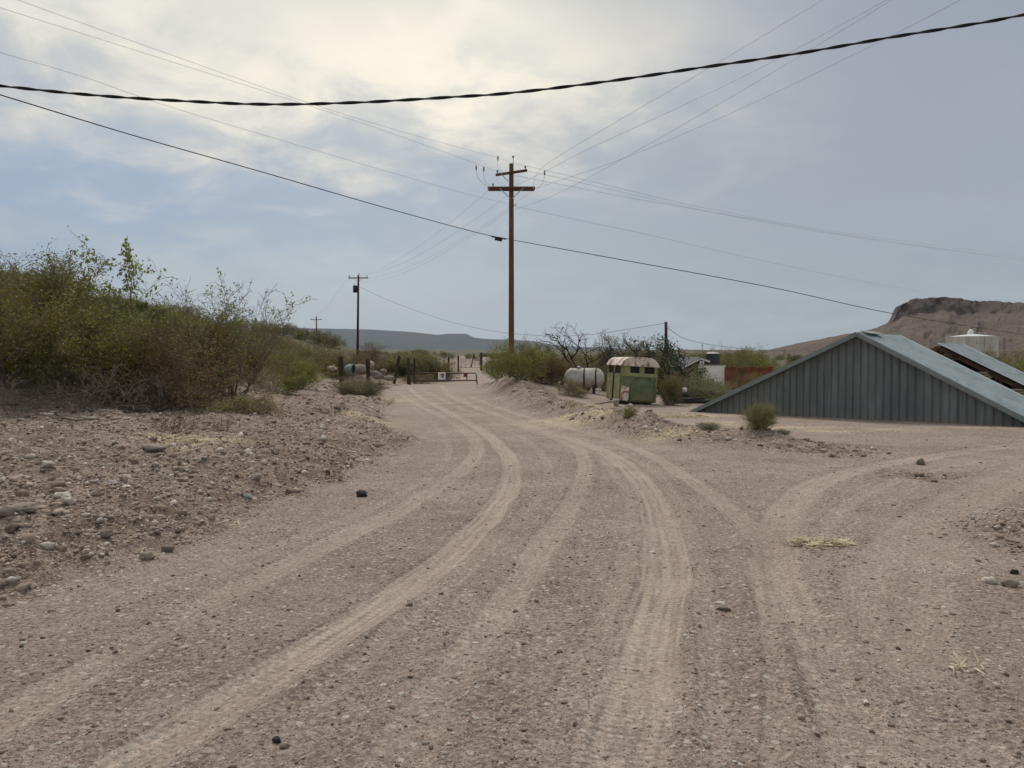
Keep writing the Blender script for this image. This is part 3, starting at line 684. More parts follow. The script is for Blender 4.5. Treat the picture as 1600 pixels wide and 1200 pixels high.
# scrub around the fence and gate
FB = [(olive[0], 640, 82, 2.6, 'yellowish green bush behind the leaning fence post', 1.5), (brown[1], 600, 84, 2.2, 'brown bush behind the boulder heap', 1.7),
      (olive[1], 672, 80, 2.7, 'yellowish green bush behind the white sign on the gate', 1.3), (brown[2], 693, 80, 2.0, 'brown scrub beyond the right half of the gate', 1.2),
      (creo[3], 550, 76, 1.9, 'green bush behind the teal drum', 1.7), (creo[0], 505, 70, 2.2, 'green bush left of the first fence post', 1.6),
      (sage[0], 568, 38, 1.0, 'pale sage bush in front of the fence posts', 1.4), (sage[1], 545, 36, .8, 'smaller pale sage bush beside the big one by the fence', 1.4),
      (weed, 600, 33, .35, 'flat rusty weed at the left road edge', 1.6), (brown[0], 575, 90, 2.3, 'brown bush farther back beneath the second utility pole', 1.6),
      (brown[2], 655, 74, 1.0, 'low brown scrub behind the left end of the gate', 2.0), (creo[1], 620, 92, 2.2, 'green scrub behind the second utility pole foot', 1.7)]
RB = [(creo[1], 812, 39, 2.0, 'dull green bush at the foot of the tall utility pole', 1.25), (brown[0], 855, 41.5, 1.9, 'brown scrub between the utility pole and the white tank', 1.25),
      (creo[2], 825, 43, 2.3, 'green bush behind the foot of the tall pole', 1.2), (brown[2], 872, 44, 1.9, 'brown scrub left behind the white tank', 1.3),
      (brown[2], 895, 36.0, .75, 'dry brown scrub in front of the white tank', 1.3), (creo[1], 780, 50, 1.8, 'small green bush left behind the tall pole', 1.1),
      (dryb[0], 905, 35.5, .55, 'dry twigs under the white tank', 1.3), (olive[0], 1049, 33.0, 1.3, 'olive bush leaning on the right side of the horse trailer', .6), (brown[1], 1158, 49, 1.5, 'brown scrub in front of the left half of the rusty fence', 1.1), (creo[1], 1188, 50, 1.3, 'green scrub in front of the right half of the rusty fence', .9),
      (sage[0], 1098, 38, 1.25, 'pale sage bush in front of the white wall', 1.25), (sage[1], 1122, 36, .95, 'pale sage bush left of the barn corner', 1.1),
      (brown[0], 1065, 44, 1.2, 'dry brown bush beside the dark scrap pile', 1.1), (creo[0], 1080, 50, 1.8, 'green shrub under the house gable', 1.4),
      (creo[1], 1060, 47, 1.8, 'green shrub left of the house gable', 1.3), (creo[2], 1130, 75, 3.6, 'green bush behind the dark water tank', 1.2),
      (creo[0], 1160, 78, 3.6, 'green bush behind the middle of the rusty fence', 1.3), (creo[3], 1190, 80, 3.5, 'green bush behind the right end of the rusty fence', 1.2),
      (creo[1], 1570, 55, 3.0, 'large green bush right of the big white tank', 1.3), (creo[3], 1602, 48, 2.9, 'dark green bush cut by the right picture edge', 1.1),
      (olive[1], 1188, 16.6, .60, 'olive bush growing on the end of the rubble mound', 1.0), (sage[0], 1224, 16.6, .13, 'pale dry tuft right of the olive bush on the mound', 1.6),
      (creo[2], 983, 20.3, .42, 'small dense green plant in front of the horse trailer', 1.1), (sage[1], 1108, 17.2, .2, 'low yellowish tuft on the rubble mound', 2.0),
      (creo[0], 950, 52, 2.6, 'green scrub behind the horse trailer', 1.5), (creo[3], 915, 50, 2.2, 'green scrub behind the white tank', 1.5), (olive[1], 1003, 50, 2.6, 'olive scrub right behind the horse trailer', 1.3)]
for lst in (FB, RB):
    for pr, px, d, h, lb, wd in lst:
        put(pr, 'bush', at(px, d, -.04), h, lb, 'bush', wide=wd)
n = 0
while n < 190:
    d = 95 * (420 / 95) ** g.random(); px = g.uniform(380, 1250)
    if 690 < px < 775 and d < 190: continue
    if 1040 < px < 1215 and d < 110: continue
    pr = g.choice([creo[0], creo[1], brown[0], brown[1], mesq[0], olive[0]])
    put(pr, 'shrub', at(px, d, -.05), g.uniform(1.2, 2.2), 'one of the distant desert shrubs on the plain beyond the gate and yard', 'shrub', 'shrubs on the far plain', wide=g.uniform(1, 1.6)); n += 1
# trees
deadA = proto(301, dict(stems=3, L=2.6, spread=.6, levels=4, kids=4, wander=.28, r0=.10, up=.3, k=5, droop=.12, lean=(-.5, 0, 0), ratio=.62, rk=.72), None, 'bark', trunk='trunk', minr=.006)
deadB = proto(307, dict(stems=3, L=2.6, spread=.35, levels=4, kids=4, wander=.27, r0=.09, up=.35, k=5, droop=.22, lean=(.2, 0, 0), rk=.7), None, 'bark', trunk='trunk', minr=.006)
willow = proto(311, dict(stems=5, L=2.5, spread=.6, levels=4, kids=4, wander=.22, r0=.05, up=.4, droop=.3), dict(per=9, size=.10, jitter=.07, aspect=.22, hang=1.0, keep=.9), 'palebark', 'leafolive', 'trunk', 'crown', .006)
darkt = proto(317, dict(stems=5, L=2.4, spread=.9, levels=4, kids=4, wander=.25, r0=.07, up=.2), dict(per=26, size=.10, jitter=.10, aspect=.6, keep=.75), 'bark', 'leafdark', 'trunk', 'crown', .006)
TR = [(deadA, 'dead_tree', 918, 43.5, 3.7, 'bare black dead tree rising left of the horse trailer', .95, 0.4), (deadB, 'dead_tree', 991, 46, 3.9, 'bare dead tree with drooping twigs rising behind the horse trailer', .8, 1.0),
      (willow, 'tree', 955, 46, 3.6, 'pale olive feathery tree behind the horse trailer', 1.0, 0), (willow, 'tree', 990, 48, 3.4, 'grey twiggy tree between the feathery and the dark tree', 1.0, 2.0),
      (darkt, 'tree', 1035, 46, 3.4, 'dark green spreading tree right of the horse trailer', 1.0, .5)]
for pr, nm, px, d, h, lb, wd, rz in TR: put(pr, nm, at(px, d, -.05), h, lb, 'tree', wide=wd, rz=rz)
# prickly pear on the crest
def prickly(loc, label, seed, size):
    e = thing('prickly_pear', label, 'cactus', loc); rg = random.Random(seed); m = MB()
    def pad(base, d, s_, lv):
        d = d.normalized(); side = d.cross(Vector((rg.gauss(0, 1), rg.gauss(0, 1), .2))).normalized(); th = d.cross(side) * (s_ * .09); n = 10
        c_ = base + d * s_ * .55; ring = [c_ + d * (math.cos(2 * math.pi * q / n) * s_ * .55) + side * (math.sin(2 * math.pi * q / n) * s_ * .4) for q in range(n)]
        b_ = len(m.v); m.v += [tuple(p) for p in ring] + [tuple(c_ + th), tuple(c_ - th)]
        for q in range(n): m.f.append((b_ + q, b_ + (q + 1) % n, b_ + n)); m.f.append((b_ + (q + 1) % n, b_ + q, b_ + n + 1))
        if lv < 4:
            for _ in range(rg.choice([1, 2, 2, 3]) if lv else 2):
                pad(c_ + d * s_ * .45 + side * rg.uniform(-.25, .25) * s_, d + side * rg.uniform(-.9, .9) + Vector((rg.gauss(0, .3), rg.gauss(0, .3), .3)), s_ * rg.uniform(.8, 1), lv + 1)
    for q in range(5): pad(Vector((rg.uniform(-.15, .15) * size, rg.uniform(-.1, .1) * size, -.05)), Vector((rg.gauss(0, .5), rg.gauss(0, .5), 1)), size * .24, 0)
    m.build('pads', M['cactus'], e)
prickly(at(252, 28, .75), 'pale green prickly pear on the crest of the left slope', 3, 1.1)
prickly(at(205, 27, .9), 'smaller prickly pear half hidden left of the pale one', 8, .9)

# ------------------------------------------------------------------ utility poles
D0 = 42.0; pb = at(799, D0, -.3); ztop = P(799, 256, D0).z
main = thing('utility_pole', 'tall brown wooden utility pole with two crossarms beside the dirt road', 'utility pole', (pb.x, D0, pb.z))
H0 = ztop - pb.z
m = MB(); m.tube([(0, 0, H0 * k / 8) for k in range(9)], .165, 14, r1=.125); m.build('pole_shaft', M['pole'], main, True)
def lz(py): return P(799, py, D0).z - pb.z
def insul(parent, loc, k=1.0, mat='porcelain'):
    m = MB(); m.lathe([(0.001, 0), (.02, 0), (.02, .08), (.06, .09), (.065, .11), (.03, .13), (.055, .15), (.055, .165), (.025, .19), (0.001, .20)], 12)
    o = m.build('insulator', M[mat], parent, True); o.location = loc; o.scale = (k, k, k); return o
up_rot = Matrix.Rotation(R(35), 3, 'Z') @ Matrix.Rotation(R(-8), 3, 'Y')
z1 = lz(271); m = MB(); m.box((0, -.17, 0), (1.75, .11, .13), Matrix.Rotation(R(-5), 3, 'Y') @ Matrix.Rotation(R(-14), 3, 'Z'))
arm1 = m.build('crossarm', M['arm'], main, bevel=.008); arm1.location = (0, 0, z1)
dirv = Matrix.Rotation(R(-5), 3, 'Y') @ Matrix.Rotation(R(-14), 3, 'Z') @ Vector((1, 0, 0))
for s_ in (-.78, .78): insul(arm1, tuple(Vector((0, -.17, .07)) + dirv * s_), 1.0)
m = MB(); m.box(tuple(Vector((-.38, -.24, -.26))), (.66, .012, .035), Matrix.Rotation(R(48), 3, 'Y')); m.build('brace', M['galv'], arm1)
z2 = lz(295); m = MB(); m.box((0, -.18, 0), (2.56, .12, .15)); m.box((.0, .18, .0), (2.5, .12, .15)); arm2 = m.build('crossarm', M['arm'], main, bevel=.008); arm2.location = (0, 0, z2)
for s_ in (-1, 1):
    m = MB(); m.box((s_ * .34, -.25, -.30), (.78, .012, .045), Matrix.Rotation(R(s_ * -44), 3, 'Y')); m.build('brace', M['galv'], arm2)
    m = MB(); m.tube([(s_ * 1.2, -.28, -.02), (s_ * 1.2, .28, -.02)], .035, 8); m.build('end_bolt', M['galv'], arm2)
insul(arm2, (-.99, -.18, .075), .9)
m = MB(); m.box((0.03, -.20, .03), (.34, .03, .06)); m.build('bolt_plate', M['greywood'], arm2)
m = MB(); m.box((.10, -.13, .0), (.035, .035, .5)); pin = m.build('pole_top_pin', M['galv'], main); pin.location = (0, 0, H0); insul(pin, (.10, -.13, .22), 1.0)
m = MB(); m.tube([(.12, -.1, 0), (.24, -.1, .0), (.26, -.1, .05)], .025, 8); hk = m.build('wire_bracket', M['galv'], main); hk.location = (0, 0, lz(321))

def far_pole(px, d, pytop, armpx, label, transformer=False):
    b_ = at(px, d, -.3); zt = P(px, pytop, d).z; h = zt - b_.z
    e = thing('utility_pole', label, 'utility pole', (b_.x, d, b_.z)); lean = 0.0
    m = MB(); m.tube([(-.18 if transformer else 0, 0, 0), (0, 0, h)], .16, 10, r1=.11); m.build('pole_shaft', M['farpole'], e, True)
    m = MB(); wd = armpx / F * d; m.box((0, -.15, 0), (wd, .10, .12)); a = m.build('crossarm', M['farpole'], e); a.location = (0, 0, h - 4.5 / F * d)
    for s_ in (-1, 1):
        insul(a, (s_ * wd * .44, -.15, .06), 1.2)
        m = MB(); m.box((s_ * .28, -.21, -.25), (.62, .02, .035), Matrix.Rotation(R(s_ * -42), 3, 'Y')); m.build('brace', M['galv'], a)
    insul(e, (.06, 0, h), 1.2)
    if transformer:
        m = MB(); m.lathe([(.001, 0), (.25, 0), (.26, .05), (.26, .78), (.2, .84), (.001, .86)], 18); tr_ = m.build('transformer', M['black'], e, True); tr_.location = (-.37, -.12, h - 27 / F * d)
        m = MB(); m.tube([(0, 0, .84), (-.12, 0, 1.05)], .03, 6); m.build('bushing', M['porcelain'], tr_)
    return e, b_.z
p2, _ = far_pole(561, 92, 430, 31, 'thin dark utility pole with a black transformer behind the fence', True)
p3, _ = far_pole(495, 160, 495, 18, 'smallest utility pole far away above the left scrub')
b_ = at(1040, 58, -.2); e = thing('service_pole', 'short dark wooden pole rising from the dark green tree by the house', 'utility pole', b_)
m = MB(); m.tube([(.08, 0, 0), (0, 0, P(1040, 503, 58).z - b_.z)], .14, 10, r1=.11); m.build('pole_shaft', M['oldwood'], e, True)
m = MB(); m.tube([(0, -.1, 0), (.35, -.1, .12)], .02, 6); q = m.build('wire_bracket', M['galv'], e); q.location = (0, 0, P(1040, 512, 58).z - b_.z)
b_ = at(1097, 110, -.2); e = thing('antenna_mast', 'thin grey mast above the dark water tank', 'mast', b_)
m = MB(); m.tube([(0, 0, 0), (0, 0, P(1097, 537, 110).z - b_.z)], .05, 8); m.build('mast', M['galv'], e); m = MB(); m.box((0, 0, 0), (.5, .03, .03)); q = m.build('antenna_bar', M['galv'], e); q.location = (0, 0, P(1097, 541, 110).z - b_.z)

# ------------------------------------------------------------------ overhead wires
def plan_pts(pix, p0, p1, n=10):
    """3-D points of a wire: the plan is the straight line p0-p1, the height follows the sag seen in the picture"""
    (x0, y0), (x1, y1) = p0, p1; out = []
    for q in catmull([(a, b_) for a, b_ in pix], n):
        u = (q[0] - 800) / F; dx, dy = x1 - x0, y1 - y0
        tt = (u * y0 - x0) / (dx - u * dy); x, y = x0 + dx * tt, y0 + dy * tt
        out.append(P(q[0], q[1], y))
    return out
def extend(pts, L0=0.0, L1=0.0):
    if L0: pts = [pts[0] + (pts[0] - pts[1]).normalized() * L0 + Vector((0, 0, L0 * L0 * .0006))] + pts
    if L1: pts = pts + [pts[-1] + (pts[-1] - pts[-2]).normalized() * L1 + Vector((0, 0, L1 * L1 * .0006))]
    return pts
def cable(pts, r, label, mat='wire', name='overhead_wire', n=6):
    e = thing(name, label, 'cable', (0, 0, 0), group='overhead wires'); m = MB(); m.tube(pts, r, n); m.build('conductor', M[mat], e, True); return e
top = (pb.x, D0)
# twisted service cable close to the viewer
pix = [(-300, 100), (0, 134), (150, 149), (300, 158.5), (420, 163), (560, 160), (700, 152), (800, 145), (950, 127), (1100, 105), (1250, 83), (1400, 57), (1500, 41), (1600, 23), (1900, -40)]
cl = plan_pts(pix, (-8, 8.2), (8, 7.6), 30)
e = thing('service_cable', 'thick black twisted cable crossing the whole sky close by', 'cable', group='overhead wires')
for ph, rad, off in ((0, .0078, .0095), (math.pi, .0078, .0095), (math.pi / 2, .005, .006)):
    m = MB(); s_ = 0; pp = []
    dense = []
    for a, b_ in zip(cl[:-1], cl[1:]):
        k = max(1, int((b_ - a).length / .03)); dense += [a.lerp(b_, i_ / k) for i_ in range(k)]
    for i_, p in enumerate(dense):
        if i_: s_ += (p - dense[i_ - 1]).length
        an = s_ * 2 * math.pi / .62 + ph; pp.append(p + Vector((0, math.cos(an) * off, math.sin(an) * off)))
    m.tube(pp, rad, 6); m.build('strand', M['cable'], e, True)
# telephone cable through the pole
c1 = extend(plan_pts([(0, 148), (200, 209), (400, 266), (600, 324), (740, 362), (797, 374)], (-13, 19.5), top), 25)
c2 = extend(plan_pts([(801, 375), (950, 402), (1200, 448), (1390, 489), (1600, 523)], top, (105, 157)), 0, 60)
e = cable(c1 + c2, [.017] * len(c1) + [.017 + .028 * min(1, k_ / 40) for k_ in range(len(c2))], 'thin black telephone cable running behind the pole from upper left to right', 'cable', 'telephone_cable')
e2_ = P(779, 373.5, D0 - .8)
m = MB(); m.box(e2_, (.40, .16, .19), Matrix.Rotation(R(12), 3, 'Y')); m.box(e2_ + Vector((-.26, 0, .1)), (.3, .05, .05), Matrix.Rotation(R(14), 3, 'Y')); m.box(e2_ + Vector((.28, 0, -.0)), (.26, .05, .05), Matrix.Rotation(R(8), 3, 'Y')); m.build('splice_case', M['black'], e, bevel=.02)
LW = [([(28, 0), (240, 76), (480, 160), (640, 209), (772, 245), (800, 254)], (-11.5, 20), 25, 'upper of the two high thin wires coming from the top left'),
      ([(0, 12), (210, 78), (430, 148), (600, 204), (750, 258), (774, 268)], (-12.5, 20), 25, 'lower of the two high thin wires coming from the top left'),
      ([(0, 82), (130, 120), (260, 165), (500, 237), (700, 295), (796, 319)], (-12.2, 19), 25, 'faint neutral wire crossing the left sky below the two high ones')]
for px_, p0, ex, lb in LW: cable(extend(plan_pts(px_, p0, top), ex), .005, lb)
RW = [([(800, 254), (860, 268), (980, 297), (1100, 325), (1300, 361), (1600, 402)], 'upper thin wire running from the pole top down to the right'),
      ([(818, 266), (870, 277), (980, 302), (1100, 329), (1300, 365), (1600, 406)], 'second thin wire just under the upper one running right'),
      ([(775, 268), (880, 289), (1000, 312), (1150, 338), (1350, 372), (1600, 407)], 'third thin wire running right below the upper pair'),
      ([(803, 322), (900, 343), (1000, 364), (1150, 398), (1300, 430), (1450, 457), (1580, 472)], 'faint low neutral wire falling right towards the hill')]
for px_, lb in RW: cable(extend(plan_pts(px_, top, (80, 130)), 0, 60), .0075, lb)
UW = [([(1285, 0), (1105, 108), (960, 192), (851, 259), (832, 293)], (9.0, 20.5), 'leftmost thin wire climbing from the pole to the top right'),
      ([(1385, 0), (1200, 100), (1060, 168), (930, 228), (851, 268), (800, 293)], (10.6, 20.5), 'second thin wire climbing from the pole to the top right'),
      ([(1393, 0), (1270, 75), (1150, 147), (975, 247), (870, 303), (806, 327)], (10.7, 20.5), 'neutral wire climbing from below the crossarms to the top right'),
      ([(1500, 0), (1375, 65), (1200, 150), (1080, 204), (970, 249), (836, 295)], (12.5, 20.5), 'rightmost thin wire climbing from the pole to the top right')]
for px_, p0, lb in UW: cable(extend(plan_pts(px_, p0, top), 12), .006, lb)
for q, (a, b_) in enumerate([((764, 297), (548, 434)), ((800, 300), (560, 431)), ((834, 297), (576, 434)), ((797, 328), (562, 442))]):
    A_ = P(a[0], a[1], D0); B_ = P(b_[0], b_[1], 92)
    pts = [A_.lerp(B_, u) + Vector((0, 0, -1.0 * 4 * u * (1 - u))) for u in np.linspace(0, 1, 16)]
    cable(pts, .0055, ['left', 'pole-top', 'right', 'lowest'][q] + ' faint wire sagging from the tall pole back to the transformer pole')
A_ = P(563, 449, 92); pts = plan_pts([(563, 449), (600, 466), (660, 489), (720, 507), (790, 520), (870, 525), (930, 522), (990, 513), (1039, 505)], (A_.x, 92), ((1040 - 800) / F * 58, 58), 6)
cable(pts, .014, 'thin service wire sagging from the transformer pole to the short dark pole', 'cable')
pts = plan_pts([(1041, 511), (1070, 529), (1120, 540), (1200, 547), (1330, 549)], (.2 * 58, 58), (60, 135), 6); cable(pts, .016, 'thin wire running right from the short dark pole above the house', 'cable')
pts = plan_pts([(548, 434), (530, 452), (510, 480), (489, 495.5)], ((548 - 800) / F * 92, 92), ((489 - 800) / F * 160, 160), 6); cable(pts, .008, 'faint wire between the transformer pole and the smallest pole')
# strain insulators with jumper loops, on the wires at the pole head
for (ix, iy), (jx, jy), lb in [((744, 262), (762, 291), 'left hanging glass insulator on a wire beside the pole head'), ((756, 264), (765, 289), 'second hanging insulator from the left beside the pole head'), ((778, 247), (786, 268), 'hanging insulator on the wire above the short crossarm'), ((851, 270), (838, 294), 'hanging insulator on the wire right of the crossarms')]:
    p = P(ix, iy, D0 - .5); q_ = P(jx, jy, D0 - .2); e = thing('strain_insulator', lb, 'insulator', p)
    m = MB(); m.lathe([(.001, -.13), (.05, -.12), (.02, -.08), (.055, -.05), (.02, -.01), (.055, .03), (.02, .07), (.05, .10), (.001, .12)], 12); m.build('discs', M['porcelain'], e, True)
    d_ = q_ - p; pts = [d_ * u + Vector(((-.12 if ix < 800 else .10) * math.sin(math.pi * u), 0, -.12 * math.sin(math.pi * u))) + Vector((0, 0, -.1 * (1 - u))) for u in np.linspace(0, 1, 10)]
    m = MB(); m.tube(pts, .008, 5); m.build('jumper_wire', M['wire'], e, True)

# ------------------------------------------------------------------ metal barn: front gable wall, pale roof, open bay behind
aL = Vector((6.8, 28.7)); aM = Vector((11.1, 24.6)); aR = Vector((14.56, 21.26))
ud = (aR - aL).normalized(); dd = Vector((-ud.y, ud.x))     # along the wall; into depth (to the right and back)
if dd.y < 0: dd = -dd
yaw = math.atan2(ud.y, ud.x)
WL = (aM - aL).length; WR = (aR - aM).dot(ud) + .25
zb = -.31; zA = P(1343, 521, aM.y).z - zb; zg = lambda u: float(Hb(np.array([aM.x + ud.x * u]), np.array([aM.y + ud.y * u]))[0]) - zb
barn = thing('metal_barn', 'low grey metal barn with ribbed gable wall and pale roof reaching the ground', 'barn', (aM.x, aM.y, zb), (0, 0, yaw))
slL, slR = (zA - .02) / WL, (zA - .05) / WR
def rz_(u): return zA + u * slL if u < 0 else zA - u * slR
m = MB(); us = []
u = -WL + .02; pitch = .232
while u < WR:
    us += [(u, 0.0), (u + .16, 0.0), (u + .175, .035), (u + .215, .035)]; u += pitch
us = [(a, o) for a, o in us if a < WR - .02]
# tread each sheet as its own vertical strip; grooves go inward
V = []; Fq = []
for a, o in us: V += [(a, o, min(zg(a), rz_(a)) - .12), (a, o, max(rz_(a) - .06, zg(a) - .1))]
for k in range(len(us) - 1): Fq.append((2 * k, 2 * k + 2, 2 * k + 3, 2 * k + 1))
m.add(V, Fq); wall = m.build('gable_wall', M['barnwall'], barn)
t = NT(M['barnwall'].node_tree); bs = t.n['Principled BSDF']; src = bs.inputs['Base Color'].links[0].from_socket
oc = t.node('ShaderNodeTexCoord').outputs['Object']; xyz = t.node('ShaderNodeSeparateXYZ', {0: oc})
sheet = t.node('ShaderNodeTexWhiteNoise', {'W': t.math('FLOOR', t.math('DIVIDE', xyz.outputs[0], .928))}, noise_dimensions='1D').outputs[0]
src = t.node('ShaderNodeVectorMath', {0: src, 3: t.maprange(sheet, 0, 1, .88, 1.10, False)}, operation='SCALE').outputs[0]
dust = t.math('MULTIPLY', t.maprange(t.math('ADD', xyz.outputs[2], t.math('MULTIPLY', t.noise(oc, 2.5, 4, .7), .5)), .75, .05), .55)
src = t.mix(dust, src, (.26, .215, .175))
stv = t.node('ShaderNodeVectorMath', {0: oc, 1: (14, 14, .7)}, operation='MULTIPLY').outputs[0]
src = t.mix(t.maprange(t.noise(stv, 1.0, 4, .6), .62, .72, 0, .35), src, (.10, .085, .07)); t.l.new(src, bs.inputs['Base Color'])
DEP = 3.9
def roofslab(side, t0, t1, W, sl, name, parent, z_off=0.0, over=.18, ribs=True, th=.03, tilt=0.0):
    m = MB(); V = []; Fq = []; ts_ = []
    q = t0 - over
    while q < t1: ts_ += [(q, 0), (q + .25, 0), (q + .265, .022), (q + .29, .022)]; q += .305
    ts_.append((t1, 0)); nu_ = 8
    for (q, o) in ts_:
        for k in range(nu_ + 1):
            u = side * (W + .15) * k / nu_; V.append((u, q, zA + z_off + tilt * (q - t0) - abs(u) * sl + o + .02))
    for i_ in range(len(ts_) - 1):
        for k in range(nu_): a = i_ * (nu_ + 1) + k; Fq.append((a, a + 1, a + nu_ + 2, a + nu_ + 1))
    b_ = len(V)
    V += [(x, y, z - th) for x, y, z in V[:b_]]; Fq += [tuple(reversed([i_ + b_ for i_ in f_])) for f_ in Fq[:]]
    m.add(V, Fq); return m.build(name, M['barnroof'], parent)
roofslab(1, 0, DEP, WR, slR, 'roof', barn); roofslab(-1, 0, DEP, WL, slL, 'roof', barn)
for side, W, sl in ((1, WR, slR), (-1, WL, slL)):
    m = MB(); ln = math.hypot(W + .15, (W + .15) * sl); an = math.atan(sl)
    cx = side * (W + .15) / 2; m.box((cx, -.21, zA - (W + .15) / 2 * sl - .02), (ln, .05, .14), Matrix.Rotation(side * an, 3, 'Y'))
    m.build('rake_trim', M['trim'], barn)
    m = MB(); m.box((cx, -.10, zA - (W + .15) / 2 * sl - .075), (ln, .16, .03), Matrix.Rotation(side * an, 3, 'Y')); m.build('soffit', M['barnrib'], barn)
m = MB(); m.box((.1, .9, zA + .05), (.34, 1.3, .02), Matrix.Rotation(R(16), 3, 'Y')); m.build('ridge_cap', M['galv'], barn)
for side, W, sl in ((1, WR, slR), (-1, WL, slL)):     # inner rafters at the open back of the first bay
    m = MB(); ln = math.hypot(W, W * sl); m.box((side * W / 2, DEP - .15, zA - W / 2 * sl - .12), (ln, .08, .14), Matrix.Rotation(side * math.atan(sl), 3, 'Y')); m.build('rafter', M['rafter'], barn)
# second, open-fronted bay
T0 = 8.6; T1 = 12.2
bay = thing('open_shed', 'dark open-fronted shed with timber rafters under a pale roof behind the grey barn', 'shed', (aM.x, aM.y, zb), (0, 0, yaw))
zo = -.20
roofslab(1, T0, T1, WR + 1.2, slR, 'roof', bay, zo, .1); roofslab(-1, T0 + .3, T1, WL, slL, 'roof', bay, zo - .12, .1)
for k in range(3):
    tq = T0 + .15 + k * 1.6
    for side, W, sl in ((1, WR + 1.2, slR), (-1, WL, slL)):
        ln = math.hypot(W, W * sl); m = MB(); m.box((side * W / 2, tq, zA + zo - W / 2 * sl - .17 - .05 * k), (ln, .07, .16), Matrix.Rotation(side * math.atan(sl), 3, 'Y')); m.build('rafter', M['rafter'], bay)
for k, uu in enumerate((.35, 1.6, 2.75, 3.9, 5.0)):
    m = MB()
    for j_ in range(3): m.box((uu + .03 * j_, T0 + .25 + .02 * j_, zA + zo - (uu + .2) * slR - .17 - .085 * j_), (.40 + .06 * j_, 1.5, .06))
    m.build('purlin', M['greywood'] if k else M['rafter'], bay)
m = MB(); m.box((-.5, T0 + .3, zA + zo - .38), (1.5, .06, .18), Matrix.Rotation(R(-8), 3, 'Y')); m.build('tie_beam', M['rafter'], bay)
for uu in (1.9, 3.6):
    m = MB(); zt_ = zA + zo - uu * slR - .2; m.box((uu, T0 + 1.5, zt_ / 2 - .2), (.12, .12, zt_ + .3)); m.build('post', M['greywood'], bay)
    m = MB(); m.box((uu - .22, T0 + 1.5, zt_ - .28), (.62, .06, .08), Matrix.Rotation(R(-48), 3, 'Y')); m.build('knee_brace', M['greywood'], bay)
m = MB(); m.prism([(-WL, -.4), (WR + 1.1, -.4), (WR + 1.1, zA + zo - (WR + 1.1) * slR - .12), (0, zA + zo - .22), (-WL, .05)], T1 - .22, T1 - .14); m.build('back_wall', M['shadewood'], bay)

# ------------------------------------------------------------------ tanks
def at_tank():
    d = 62; b_ = at(1517.5, d); r_ = 35.5 / F * d; zt = P(1517, 527, d).z - b_.z
    e = thing('storage_tank', 'big silver white cylindrical water tank behind the grey barn', 'tank', b_)
    m = MB(); m.lathe([(r_, -.2), (r_, zt - .02), (r_ + .04, zt), (r_ + .04, zt + .05)], 56); m.build('tank_wall', M['bigtank'], e, True)
    m = MB(); m.lathe([(r_ + .05, zt + .04), (r_ * .5, zt + .16), (.3, zt + .24), (.001, zt + .25)], 56); m.build('tank_roof', M['bigtank'], e, True)
    m = MB(); m.lathe([(.22, zt + .1), (.22, zt + .42), (.16, zt + .52), (.1, zt + .62), (.001, zt + .66)], 14, (-.1, 0, 0)); m.build('vent', M['white'], e, True)
    for k, (xx, h) in enumerate([(.35, .28), (.55, .22), (.72, .30), (.9, .2)]):
        m = MB(); m.tube([(xx, -.5, zt + .1), (xx, -.5, zt + .1 + h)], .03, 6); m.build('pipe', M['galv'], e)
    m = MB(); m.box((-.1, -r_ - .01, zt * .5), (.02, .04, zt)); m.build('seam', M['galv'], e)
    m = MB(); m.box((-.45, -r_ - .0, zt - .55), (.55, .05, .03)); m.box((-.7, -r_, zt - .45), (.06, .06, .12)); m.box((-.2, -r_, zt - .45), (.06, .06, .12)); m.build('bracket', M['galv'], e)
at_tank()
d = 40.0; c_ = P(913, 590, d); gz = at(913, d).z
e = thing('propane_tank', 'weathered white propane tank with two black straps on a dark cradle', 'tank', (c_.x, d, gz), (R(2), 0, R(-9)))
hz = c_.z - gz; rT = .50; hl = .68
m = MB(); prof = [(.001, -hl - .36), (.16, -hl - .34), (.33, -hl - .25), (.45, -hl - .12), (rT, -hl), (rT, hl), (.45, hl + .12), (.33, hl + .25), (.16, hl + .34), (.001, hl + .36)]
m.lathe(prof, 32, (0, 0, hz), 'X'); m.build('vessel', M['tankwhite'], e, True)
for x_ in (-.02, .58):
    m = MB(); m.lathe([(rT + .004, x_), (rT + .025, x_), (rT + .025, x_ + .07), (rT + .004, x_ + .07)], 32, (0, 0, hz), 'X'); m.build('strap', M['black'], e, True)
for x_ in (-.45, .5):
    m = MB(); m.box((x_, 0, (hz - rT) / 2 - .05), (.12, .8, hz - rT + .25)); m.build('cradle', M['black'], e)
m = MB(); m.lathe([(.12, 0), (.12, .1), (.001, .13)], 14, (-.28, 0, hz + rT - .02)); m.build('valve_cover', M['galv'], e, True)

# ------------------------------------------------------------------ horse trailer
d = 33.0; cpt = P(968, 629, d); gz = at(968, d).z
tr_ = thing('horse_trailer', 'derelict green horse trailer with rusty cream rounded roof and a white patch', 'trailer', (cpt.x, d, gz - .02), (0, R(3.5), R(7)))
W_, L_, Hh = 1.60, 2.5, 1.56; z0 = .14
m = MB(); m.box((W_ / 2, L_ / 2, z0 + (Hh - .32) / 2), (W_, L_, Hh - .32)); m.build('body', M['trailer'], tr_, bevel=.10)
m = MB(); m.box((-.004, L_ * .25, z0 + .6), (.03, .9, 1.15)); m.box((-.004, L_ * .74, z0 + .6), (.03, 1.05, 1.15)); m.build('side_panel', M['trailerlight'], tr_)
